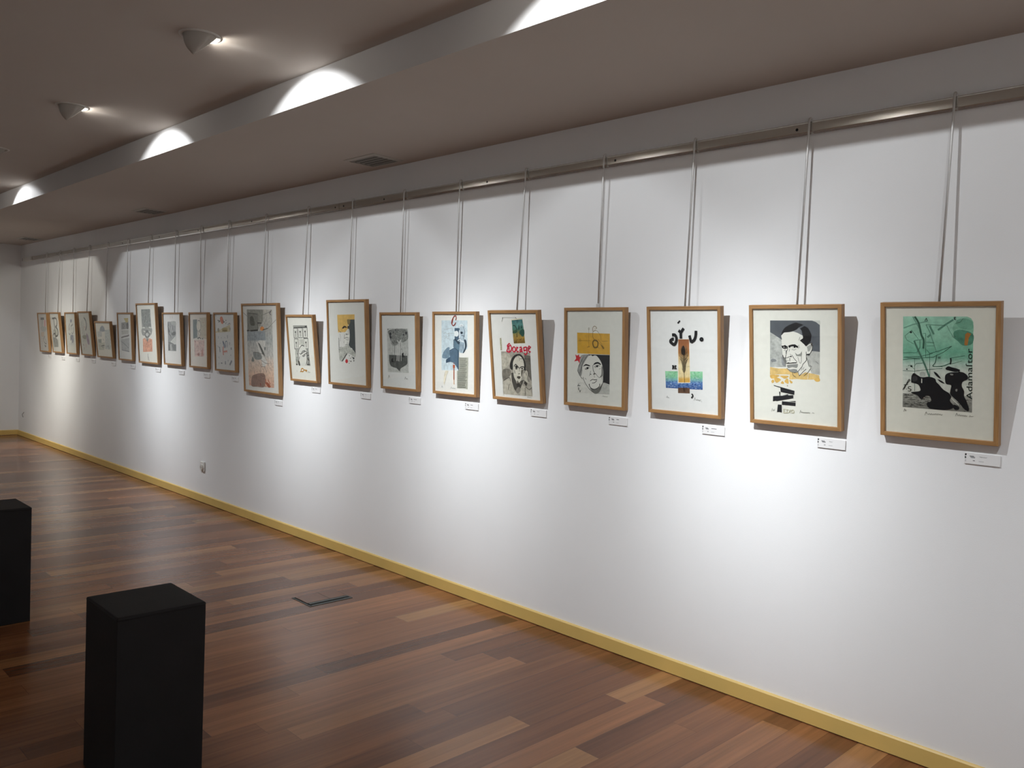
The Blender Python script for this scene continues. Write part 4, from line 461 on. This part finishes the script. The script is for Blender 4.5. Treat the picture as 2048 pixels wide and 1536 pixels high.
[["p","d3caa8",5,[217,3516,3103,4171,3088,3556,210,3400]],["b","d68468",5,[1212,4808,1505,4887,1725,4731,1877,4421,1634,4202,1321,4340,1176,4600]],["s","5d5d5a",72,[672,4546,1190,4469]],["s","5d5d5a",72,[837,4389,1129,4417]],["s","5d5d5a",71,[1758,4343,2105,4422]],["s","5d5d5a",70,[2227,4552,2396,4537]],["s","5d5d5a",71,[1772,4576,1931,4369]],["b","b7a56c",5,[2607,3756,2441,3644,2053,3594,1668,3634,1513,3743,1682,3855,2073,3905,2455,3863]],["b","8d7a42",4,[2576,3626,2420,3566,2050,3537,1679,3556,1528,3613,1687,3674,2060,3703,2428,3683]],["b","a09a86",6,[634,3785,918,3840,956,3527,662,3496]],["s","83807a",104,[3110,3915,3073,3684]],["h","8b8c88",52,26,175,20,[2215,4371,3225,4351,3153,4069,2202,4164],2],["c","66768f",142,[1597,2702,1887,2396,2075,2115]],["c","66768f",80,[1597,2702,1692,2391,1902,2084]],["c","66768f",79,[2107,2635,2316,2707,2443,2565,2395,2150]],["c","66768f",80,[2105,2609,2197,2248]],["c","dd9a8a",196,[1680,2209,1601,1867,1667,1451]],["s","dd9a8a",142,[1709,1755,2420,1829]],["s","dd9a8a",71,[2052,1750,2044,1620]],["s","dd9a8a",71,[2338,1785,2364,1656]],["s","8a8f93",72,[779,3131,742,2920]],["s","8a8f93",54,[1307,3035,1346,2932]],["s","8a8f93",53,[1962,3048,2013,2945]],["s","8a8f93",88,[2507,3238,2557,2955]],["s","8a8f93",72,[1066,2533,1061,2454]],["s","8a8f93",78,[2953,2629,2904,2370]],["s","8a8f93",126,[926,2162,1012,1692]],["s","8a8f93",157,[3205,2172,3170,1965]],["s","8a8f93",105,[3054,1524,3105,1448]],["s","8a8f93",54,[694,1286,800,1105]],["s","8a8f93",54,[717,733,730,575]],["s","8a8f93",108,[1124,723,1413,709]],["s","8a8f93",160,[2000,915,2005,629]],["s","8a8f93",70,[2520,1065,2545,911]],["s","8a8f93",192,[3246,1016,2830,611]],["s","8a8f93",36,[523,2257,921,2083]],["s","8a8f93",72,[349,4991,401,4886]]],
[["p","c5bca6",5,[2259,4692,3770,4733,3736,2746,2263,2814]],["p","5f6e6c",6,[790,4524,1686,4554,1696,2858,795,2719]],["b","ded7c6",4,[1676,4226,2062,4447,2470,4231,2455,3742,2096,3520,2366,3306,2205,2976,1763,2969,1903,3409,1597,3733]],["c","5d5a52",57,[1808,4391,2188,4447,2490,4069,2374,3578,2096,3520]],["c","5d5a52",57,[1593,3623,1900,3299,1823,2860]],["c","5d5a52",57,[1968,3464,2366,3306,2204,2949]],["s","4b4842",95,[1693,2775,2202,2867,2511,2721]],["s","4b4842",94,[2699,2768,2948,2746]],["s","4b4842",94,[2757,2606,2880,2555]],["s","4b4842",95,[2077,2920,1881,2697]],["s","b7746a",56,[2931,4234,3093,4289]],["p","dcbfb3",9,[984,2568,3193,2670,3084,1122,1101,1053]],["h","c08a80",57,50,153,80,[1048,2570,3192,2643,3048,1148,1128,1081],3],["b","c68d7c",5,[2593,1732,2843,1750,2854,1305,2649,1107,2554,1295]],["b","b5796a",5,[1711,1349,2030,1414,2061,1196,1794,1159]],["s","a05f56",87,[1112,2571,1363,2411]],["s","a05f56",87,[1148,1689,1166,1469]]],
[["p","868884",9,[1148,4282,3072,4314,2936,1413,1008,1409]],["b","2f312f",4,[1163,4156,1387,3967,1617,3287,1133,3280]],["s","c1c2bb",98,[1376,3857,1793,3317]],["s","c1c2bb",98,[1906,3808,2115,3212]],["s","4a4c49",98,[1644,3860,1977,3156]],["s","4a4c49",97,[2319,3974,2295,3432]],["b","a3a59f",8,[1952,4297,3006,4303,3044,3872,2187,3973]],["b","3b3d3b",5,[1941,3046,2251,3241,2851,3331,3027,3118,2484,2920]],["s","2f312f",88,[1179,3199,1752,2880,1803,2717]],["p","c8c9c1",4,[1518,2246,2944,2928,2959,2090,2405,2066]],["s","3b3d3b",88,[1491,2246,2406,2077]],["s","3b3d3b",89,[1084,2209,1618,2167]],["p","484a47",5,[1112,2072,1478,2109,1549,1437,1077,1422]],["p","b5b6ae",4,[1538,2028,1846,2036,1885,1463,1617,1455]],["p","5b5d59",7,[1896,2010,2998,2091,2937,1424,2284,1475]],["s","c3a9a0",68,[1806,4867,1845,4568]],["s","c3a9a0",68,[2297,4867,2311,4597]],["s","c6c4bf",79,[544,4345,564,3850]]],
[["p","757a73",9,[1244,5607,3636,5628,3709,3701,1220,3616]],["h","464a45",63,80,316,80,[1314,5578,3602,5595,3669,3729,1255,3646],3],["h","a7aaa2",53,50,253,75,[1314,5578,3602,5595,3669,3729,1255,3646],4],["b","8d8e86",8,[1225,3645,3711,3718,3682,3105,2978,2751,2725,2518,2142,2563,1886,2846,1182,2950]],["s","d7d7cd",107,[1338,3704,2012,3711]],["s","d7d7cd",104,[3048,3751,3626,3728]],["s","d7d7cd",106,[1588,3361,2023,3280]],["s","d7d7cd",105,[3068,3380,3400,3157]],["b","3f4340",4,[3115,2994,2904,2780,2455,2684,2027,2764,1874,2973,2088,3188,2541,3282,2965,3201]],["b","d5d5cc",3,[2883,3007,2750,2859,2470,2794,2207,2849,2115,2994,2249,3143,2530,3207,2792,3151]],["b","4a4d4a",0,[2626,3060,2578,3023,2471,3006,2369,3019,2331,3055,2380,3092,2486,3109,2589,3096]],["s","4a4d4a",53,[2262,2882,2705,2889]],["b","4f524d",6,[2193,3426,2856,3435,2677,3204,2307,3198]],["p","d79570",8,[1269,2517,1860,2673,2269,2422,2626,2344,3035,2638,3775,2539,3669,1274,1159,1150]],["h","a9643f",64,60,275,70,[1310,2489,3742,2510,3643,1296,1193,1180],5],["p","6d6a62",4,[2133,2506,2876,2549,2506,2226]],["s","4c4c48",85,[2421,1016,2412,336]],["s","4c4c48",42,[2468,730,2726,267]]],
[["p","93938c",8,[1049,4116,3148,4261,3134,3471,995,3366]],["o","5d5d57",91,[1850,3749,1758,3597,1566,3533,1388,3594,1328,3744,1422,3896,1613,3960,1791,3899]],["p","c2ad60",7,[1830,4615,3146,4639,3070,4197,2422,4125]],["b","5a5850",7,[2557,4046,3128,4076,3063,3470,2571,3517]],["p","bdbdb3",6,[985,3275,3093,3354,3100,2890,1048,2793]],["c","6e675f",181,[866,2468,1754,2602,2623,2682,3202,2787]],["p","b0b3af",6,[773,2289,3242,2497,3093,977,865,1134]],["s","74777a",90,[822,2075,1949,1753,2910,1379,3106,1887]],["s","74777a",91,[865,1134,3095,988]]],
[["b","949ba1",5,[1499,3025,1664,3432,2159,3649,2593,3664,2998,3418,2972,3045]],["p","c4c9c2",6,[598,2995,2067,3044,1946,2509,655,2344]],["p","c2c8c0",8,[3089,3180,4831,3301,4497,968,2644,1037]],["p","95a092",6,[581,2087,1729,2139,1615,1685,578,1684]],["p","c0c2b0",7,[366,1627,2656,1755,2289,903,633,854]],["s","585a52",99,[1418,1330,2572,1456]],["s","585a52",99,[1721,1265,1866,1099]],["s","585a52",98,[2436,1424,2292,1139]],["s","585a52",99,[1616,2475,1769,2449]],["s","8e9196",109,[2339,2207,2323,1983]],["h","7d8078",54,30,172,40,[2882,1436,4452,1476,4445,1006,2763,1012],3]],
[["p","c6c8be",6,[673,4107,1695,4213,1824,3100,1783,2440,728,2473]],["c","585c57",220,[1949,4567,2509,4166,2588,3562,2134,3028]],["b","d9d6cb",3,[1804,3809,2271,3862,2141,3154,1763,3150]],["b","b86a68",0,[2003,3406,1957,3369,1867,3354,1786,3368,1761,3403,1807,3439,1897,3455,1978,3441]],["b","93937d",6,[898,2374,2112,2435,1975,1961,907,2041]],["b","a08b9e",6,[2295,2651,2806,2457,3109,1959,3039,1352,2466,1429,2194,2041]],["s","5b4a50",133,[885,1340,948,1136]],["s","5b4a50",102,[1026,985,1012,625]],["p","d3bab4",5,[1699,1370,1957,1376,1869,916,1641,909]],["p","c7cabf",6,[561,1906,1938,1935,1971,1529,749,1500]]],
[["b","6b7082",4,[1892,4111,2184,4374,2465,4140,2096,3891]],["s","45464a",128,[1546,3819,1184,3367]],["s","45464a",127,[2489,3642,2017,3455]],["s","45464a",84,[2844,3828,2982,3699]],["s","45464a",84,[2770,3592,2475,3747]],["p","bbb7b4",6,[1020,3366,1726,3373,1518,2949,942,2941]],["c","45464a",96,[1004,2650,1339,2417,1652,2607]],["c","45464a",95,[2916,3332,2965,2889,2468,2541,2096,2719]],["c","45464a",96,[2117,3377,2271,3063]],["b","8f939c",6,[1658,2370,2793,2379,2891,2024,2716,1496,2029,1269,2043,1797,1615,1682]],["s","45464a",96,[2372,2277,1620,1709]],["s","45464a",96,[2468,1911,2201,1326]],["s","45464a",96,[1721,2265,1640,2000]],["p","c5c8c4",6,[1073,1405,2944,1423,2892,1133,1097,1087]]],
[["p","b3b4a6",6,[1149,2995,2739,3014,2531,2138,1114,2113]],["p","90928a",6,[528,1964,1522,2010,2540,1646,2370,777,580,706]],["c","46443f",204,[1016,4423,1603,4425,1591,3768,1673,2452,1773,2125]],["c","46443f",202,[1654,4469,2447,4470,2898,4103,2574,3557,1982,3361]],["c","46443f",203,[1972,3333,2723,3068,2872,2635,2481,2247,1556,2110]],["c","46443f",205,[1673,2452,960,2441,649,2160]],["s","46443f",207,[702,2105,813,1388]],["c","6b675e",137,[1719,2069,1800,1686,1969,1250]],["c","6b675e",137,[1149,2995,854,2550]]],
[["s","4b4a48",309,[1159,4453,2678,4468]],["s","8a8b88",239,[1895,4353,1540,3329]],["p","dca0a2",5,[2635,4299,3406,4246,3172,3458,2513,3441]],["b","b5b9b3",6,[1112,3371,3330,3347,2909,2779,1409,2816]],["p","cdb9a2",6,[925,2638,2462,2716,1968,2028,769,2029]],["p","cfc9bd",5,[999,1953,2049,1973,1898,1372,1030,1324]],["c","4b4a48",131,[2376,2149,1882,1685,2203,1237,2966,1142,2667,1814]],["c","4b4a48",131,[2074,950,2479,687,2759,910]],["b","4b4a48",0,[2738,825,2644,758,2451,726,2270,748,2209,811,2303,878,2497,909,2677,887]]]]''')
PAPER = ['e4e3d6', 'e3e3d9', 'e3e4e1', 'dcddd4', 'e4e4de', 'e8e7e0', 'dcdeda', 'dfdfd8', 'e4e3d8', 'dcdad3', 'e2e3df', 'e0d9cc', 'dfddd8', 'e2e0d4', 'dcdcd6', 'e4e1d2', 'd3d4ca', 'd2d3cb', 'd4d3ca', 'd2d0c9']

class PrintMesh:
    """paper sheet and everything printed on it, one mesh with an 'ink' colour attribute; x across, z up, faces -Y"""
    def __init__(s, w, h, col):
        s.v = []; s.f = []; s.c = []; s.layer = 0.0
        y = 0.0
        q = [(0, 0), (w, 0), (w, h), (0, h)]
        s.quadface([(a, y, b) for a, b in q], [col]*4, 0.8)
    def step(s): s.layer += 0.000022
    def quadface(s, co, cols, m):
        i = len(s.v); s.v += co; s.f.append(tuple(range(i, i+len(co)))); s.c.append([(*srgb(c), m/10) for c in cols])
    def poly(s, P, col, m):
        tri = tessellate_polygon([[Vector((x, z, 0)) for x, z in P]])
        i = len(s.v); s.v += [(x, -s.layer, z) for x, z in P]; c = (*srgb(col), m/10)
        for t in tri:
            a, b, d = [P[k] for k in t]
            if (b[0]-a[0])*(d[1]-a[1])-(b[1]-a[1])*(d[0]-a[0]) < 0: t = t[::-1]
            s.f.append(tuple(i+k for k in t)); s.c.append([c]*3)
    def ribbon(s, P, col, w, closed=False, m=2):
        n = len(P)
        if n < 2: return
        L, R = [], []
        for i in range(n):
            a = P[i-1] if (i > 0 or closed) else P[i]; b = P[(i+1) % n] if (i < n-1 or closed) else P[i]
            dx, dy = b[0]-a[0], b[1]-a[1]; d = math.hypot(dx, dy) or 1e-9
            nx, ny = -dy/d*w/2, dx/d*w/2
            if 0 < i < n-1 or closed:
                e = math.hypot(P[i][0]-a[0], P[i][1]-a[1]) or 1e-9
                cosb = max(0.6, abs((P[i][0]-a[0])/e*dx/d+(P[i][1]-a[1])/e*dy/d)); nx /= cosb; ny /= cosb
            L.append((P[i][0]+nx, P[i][1]+ny)); R.append((P[i][0]-nx, P[i][1]-ny))
        for i in range(n if closed else n-1):
            j = (i+1) % n
            s.quadface([(p[0], -s.layer, p[1]) for p in (R[i], R[j], L[j], L[i])], [col]*4, m)
    def build(s, name, parent):
        me = bpy.data.meshes.new(name); me.from_pydata(s.v, [], s.f); me.update()
        at = me.color_attributes.new('ink', 'FLOAT_COLOR', 'CORNER'); k = 0
        for cs in s.c:
            for c in cs: at.data[k].color = c; k += 1
        me.materials.append(M_PRINT)
        o = bpy.data.objects.new(name, me); COL.objects.link(o); o.parent = parent
        return o
def pairs(a): return [(a[i]*1e-4, a[i+1]*1e-4) for i in range(0, len(a), 2)]
def spline(P, closed, seg=5):
    n = len(P); out = []
    rng = range(n) if closed else range(n-1)
    for i in rng:
        g = lambda k: P[k % n] if closed else P[max(0, min(n-1, k))]
        p0, p1, p2, p3 = g(i-1), g(i), g(i+1), g(i+2)
        for q in range(seg):
            t = q/seg
            out.append(tuple(0.5*(2*p1[a]+(p2[a]-p0[a])*t+(2*p0[a]-5*p1[a]+4*p2[a]-p3[a])*t*t+(3*p1[a]-p0[a]-3*p2[a]+p3[a])*t**3) for a in (0, 1)))
    if not closed: out.append(P[-1])
    return out
def inside(x, y, P):
    r = False; n = len(P)
    for i in range(n):
        (x1, y1), (x2, y2) = P[i], P[i-1]
        if (y1 > y) != (y2 > y) and x < (x2-x1)*(y-y1)/(y2-y1)+x1: r = not r
    return r
def text_tris(txt):
    cu = bpy.data.curves.new('lettering', 'FONT'); cu.body = txt; cu.size = 1.0; cu.resolution_u = 3
    o = bpy.data.objects.new('lettering', cu); COL.objects.link(o); bpy.context.view_layer.update()
    me = bpy.data.meshes.new_from_object(o.evaluated_get(bpy.context.evaluated_depsgraph_get()))
    V = [tuple(v.co[:2]) for v in me.vertices]; F = [tuple(p.vertices) for p in me.polygons]
    bpy.data.objects.remove(o); bpy.data.curves.remove(cu); bpy.data.meshes.remove(me)
    return V, F
def draw(pm, ops, u0, v0):
    sh = lambda P: [(x-u0, y-v0) for x, y in P]
    for op in ops:
        pm.step(); k = op[0]; col = op[1]
        if k == 'p': pm.poly(sh(pairs(op[3])), col, op[2])
        elif k == 'b': pm.poly(spline(sh(pairs(op[3])), True, 4), col, op[2])
        elif k == 's': pm.ribbon(sh(pairs(op[3])), col, op[2]*1e-4)
        elif k == 'c': pm.ribbon(spline(sh(pairs(op[3])), False), col, op[2]*1e-4)
        elif k == 'o': pm.ribbon(spline(sh(pairs(op[3])), True), col, op[2]*1e-4, True)
        elif k == 'g':
            rows = op[3]
            for a, b in zip(rows, rows[1:]):
                A, B = sh(pairs(a[:4])), sh(pairs(b[:4]))
                nn = 6
                for q in range(nn):
                    l = lambda p, r, t: (p[0]+(r[0]-p[0])*t, -pm.layer, p[1]+(r[1]-p[1])*t)
                    pm.quadface([l(B[0], B[1], q/nn), l(B[0], B[1], (q+1)/nn), l(A[0], A[1], (q+1)/nn), l(A[0], A[1], q/nn)], [b[4], b[4], a[4], a[4]], op[2])
        elif k == 'h':
            _, col, w_, n, ln, ang, P, seed = op; P = sh(pairs(P)); r = random.Random(seed)
            xs = [p[0] for p in P]; ys = [p[1] for p in P]; c = 0
            while c < n:
                x, y = r.uniform(min(xs), max(xs)), r.uniform(min(ys), max(ys)); c += 1
                if not inside(x, y, P): continue
                a = math.radians(ang+r.uniform(-14, 14)); l = ln*1e-4*r.uniform(.4, 1)/2
                p, q = (x-l*math.cos(a), y-l*math.sin(a)), (x+l*math.cos(a), y+l*math.sin(a))
                if inside(*p, P) and inside(*q, P): pm.ribbon([p, ((p[0]+q[0])/2, (p[1]+q[1])/2+l*.12), q], col, w_*1e-4*r.uniform(.6, 1.3))
        elif k == 't':
            V, F = text_tris(op[2]); (ax, ay), (bx, by) = sh(pairs(op[3])); hh = op[4]*1e-4
            xs = [p[0] for p in V]; x0, x1 = min(xs), max(xs); Ln = math.hypot(bx-ax, by-ay); ex, ey = (bx-ax)/Ln, (by-ay)/Ln
            sx = Ln/(x1-x0); sy = hh/0.7
            Q = [(ax+ex*(x-x0)*sx-ey*y*sy, ay+ey*(x-x0)*sx+ex*y*sy) for x, y in V]
            for f in F: pm.quadface([(Q[i][0], -pm.layer, Q[i][1]) for i in f], [col]*len(f), 2)

def frame_meshes(w, h):
    """four mitred bars of the moulding with a small inner rebate"""
    bars = []
    prof = [(0.0, 0.0), (0.0, -DEPTH+0.001), (0.001, -DEPTH), (FACE-0.001, -DEPTH), (FACE, -DEPTH+0.001), (FACE, -0.012), (FACE-0.005, -0.012), (FACE-0.005, 0.0)]
    cs = [(0, 0, 1, 1), (w, 0, -1, 1), (w, h, -1, -1), (0, h, 1, -1)]
    for i in range(4):
        bm = bmesh.new(); rows = []
        for c in (cs[i], cs[(i+1) % 4]):
            rows.append([bm.verts.new((c[0]+c[2]*a, y, c[1]+c[3]*a)) for a, y in prof])
        n = len(prof)
        for k in range(n): bm.faces.new((rows[0][k], rows[0][(k+1) % n], rows[1][(k+1) % n], rows[1][k]))
        bm.faces.new(rows[0][::-1]); bm.faces.new(rows[1])
        bmesh.ops.recalc_face_normals(bm, faces=bm.faces); bars.append(bm)
    return bars
for i, (x0, fw, zb, fh, th) in enumerate(FRAMES):
    lab, short = FLABELS[i]
    t = thing('framed_print', lab, 'framed print', (x0, WALL_Y-0.004, zb), (th, 0, 0), 'framed prints hanging along the wall')
    for q, bmx in enumerate(frame_meshes(fw, fh)): new_obj('frame_bar', bmx, M_OAKV if q % 2 else M_OAKH, t)
    bm = bmesh.new(); g = FACE-0.0048; box(bm, g, fw-g, -0.006, -0.001, g, fh-g); new_obj('backing_board', bm, M_MDF, t)
    # paper, lit from the front, its printed face INSET behind the front of the moulding
    g = FACE-0.004
    pm = PrintMesh(fw-2*g, fh-2*g, PAPER[i])
    draw(pm, ART[i], g, g)
    pr = pm.build('print', t); pr.location = (g, -DEPTH+INSET, g)
    bm = bmesh.new(); box(bm, FACE-0.003, fw-FACE+0.003, -DEPTH+0.0035, -DEPTH+0.0055, FACE-0.003, fh-FACE+0.003); new_obj('glass', bm, M_GLASS, t)
    # rod from the rail down behind the frame
    rx = RODS[i]; ztop = RZ1; zf = zb+fh*math.cos(th)
    zend = zf-0.07; yb = WALL_Y-0.004-math.tan(th)*(zend-zb)+0.0075; yb = min(yb, WALL_Y-0.0065)
    r = thing('hanging_rod', 'thin steel rod holding the ' + short, 'hanging rod', (rx, WALL_Y, ztop), group='hanging rods on the picture rail')
    yt = -0.0325
    pts = [(0, yb-WALL_Y, zend-ztop), (0, yt, -0.09), (0, yt, 0.004)]
    for q in range(1, 9):
        a = PI*q/8; pts.append((0.002*q/8, yt+0.0085*(1-math.cos(a)), 0.004+0.011*math.sin(a)))
    pts.append((0.002, yt+0.017, -0.004))
    bm = bmesh.new(); tube(bm, pts, 0.0046, 12); new_obj('rod', bm, M_STEEL, r, True)
    if i in (3, 15, 0, 5):
        bm = bmesh.new(); zc = zf+(0.010 if i in (3, 15) else -0.02) - ztop
        f = ((zc+ztop)-(zend))/((ztop-0.09)-zend); yc = (yb-WALL_Y)+((yt)-(yb-WALL_Y))*f
        box(bm, -0.009, 0.009, yc-0.0075, yc+0.0062, zc-0.012, zc+0.010); bevel(bm, 0.002); new_obj('clamp', bm, M_STEEL, r)
    # caption card under the lower right corner
    cx, cz, title = CAPS[i]
    c = thing('caption_card', 'white caption card below the ' + short, 'caption card', (cx, WALL_Y, cz), group='caption cards under the prints')
    cw, ch = 0.120, 0.040
    bm = bmesh.new(); box(bm, 0, cw, -0.006, 0, 0, ch); new_obj('card', bm, M_CARD, c)
    bm = bmesh.new(); rr = random.Random(40+i)
    for (a, b, c0, d) in ((0.001, 0.006, 0.030, 0.037), (0.001, 0.0045, 0.019, 0.027), (0.0035, 0.007, 0.033, 0.036), (0.004, 0.0062, 0.021, 0.024)): box(bm, a, b, -0.0062, -0.006, c0, d)
    box(bm, 0.017, 0.032, -0.0062, -0.006, 0.0275, 0.0298); box(bm, 0.020, 0.036, -0.0062, -0.006, 0.0238, 0.0262); box(bm, 0.029, 0.036, -0.0062, -0.006, 0.0115, 0.0137)
    new_obj('printed_marks', bm, M_INK, c)
    bm = bmesh.new()
    for q in range(4): box(bm, 0.0015+0.0006*q, 0.0065-0.0005*q, -0.0062, -0.006, 0.0075+0.0026*q, 0.0088+0.0026*q)
    box(bm, 0.023, 0.036, -0.0062, -0.006, 0.0206, 0.0218); box(bm, 0.049, 0.066, -0.0062, -0.006, 0.0112, 0.0126)
    new_obj('grey_print', bm, M_INKGREY, c)
    bm = bmesh.new()
    if title:
        V, F = text_tris(title); xs = [p[0] for p in V]; s_ = 0.0052
        vs = [bm.verts.new((0.050+x*s_, -0.0062, 0.0268+y*s_)) for x, y in V]
        for f in F:
            try: bm.faces.new([vs[k] for k in f])
            except ValueError: pass
    else: box(bm, 0.050, 0.050+rr.uniform(0.016, 0.034), -0.0062, -0.006, 0.0268, 0.0292)
    new_obj('title_line', bm, M_INK, c)

# ------------------------------------------------------------------ pedestals
PEDS = [(-2.96, 1.147, 'nearest black square display pedestal at the lower left, its whole top visible'),
        (-5.014, 1.128, 'farther black display pedestal cut off by the left edge of the picture')]
for x, y, lab in PEDS:
    t = thing('display_pedestal', lab, 'pedestal', (x, y, 0), group='black pedestals on the floor')
    hw, hh = 0.151, 0.61
    for a in range(4):
        bm = bmesh.new(); box(bm, -hw+0.0005, hw-0.0005, -hw, -hw+0.012, 0, hh-0.012); bevel(bm, 0.002)
        bmesh.ops.rotate(bm, verts=bm.verts, cent=(0, 0, 0), matrix=Matrix.Rotation(a*PI/2, 3, 'Z')); new_obj('side_panel', bm, M_BLACK, t)
    bm = bmesh.new(); box(bm, -hw-0.001, hw+0.001, -hw-0.001, hw+0.001, hh-0.016, hh); bevel(bm, 0.006, 3); new_obj('top_panel', bm, M_BLACK, t)

# ------------------------------------------------------------------ floor outlet box
t = thing('floor_outlet_box', 'flush floor box with wooden lid and dark metal rim set in the boards', 'floor box', (-4.292, 2.71, 0))
bm = bmesh.new(); box(bm, -0.106, 0.106, -0.146, 0.146, 0.0, 0.0022); new_obj('rim', bm, M_PLATE, t)
bm = bmesh.new(); box(bm, -0.098, 0.045, -0.128, 0.140, 0.0022, 0.0042); new_obj('lid', bm, mat('lid_veneer', '6c4630', 0.35, noise=0.14, nscale=14), t)
bm = bmesh.new(); box(bm, -0.100, 0.100, -0.1365, -0.1305, 0.0022, 0.0028); new_obj('rim_gap', bm, M_HOLE, t)
bm = bmesh.new(); box(bm, 0.050, 0.074, -0.128, 0.140, 0.0022, 0.0050); new_obj('cable_flap', bm, M_PLATE, t)
bm = bmesh.new(); box(bm, 0.078, 0.084, -0.128, 0.100, 0.0022, 0.0028); new_obj('flap_gap', bm, M_HOLE, t)
bm = bmesh.new(); box(bm, -0.097, 0.044, 0.024, 0.027, 0.0042, 0.0046); new_obj('lid_seam', bm, M_CABLE, t)

# ------------------------------------------------------------------ wall socket and loose cable
t = thing('wall_socket', 'small white wall socket low on the long white wall', 'socket', (-7.50, WALL_Y, 0.335))
bm = bmesh.new(); box(bm, -0.043, 0.043, -0.012, 0, -0.045, 0.045); bevel(bm, 0.004); new_obj('plate', bm, M_WHITE, t)
bm = bmesh.new(); disc(bm, (0, -0.012, -0.006), 0.027, 'y', 28, 0.010); new_obj('outlet_rim', bm, M_WHITE, t, False)
bm = bmesh.new(); disc(bm, (0, -0.0221, -0.006), 0.020, 'y', 28, 0.0006); new_obj('outlet_recess', bm, M_FITTING, t)
for dx in (-0.0095, 0.0095):
    bm = bmesh.new(); disc(bm, (dx, -0.0228, -0.006), 0.003, 'y', 12, 0.0006); new_obj('pin_hole', bm, M_HOLE, t)
bm = bmesh.new(); tube(bm, [(0.02, 0.004, 0.0), (0.02, -0.012, -0.02), (-0.004, -0.018, -0.04), (0.002, -0.018, -0.058), (0.02, -0.012, -0.078)], 0.0032, 8)
tag(new_obj('loose_cable', bm, M_CABLE, None, True, (-13.43, WALL_Y+0.002, 0.36)), 'short dark end of cable sticking out of the wall near the far corner', 'cable')
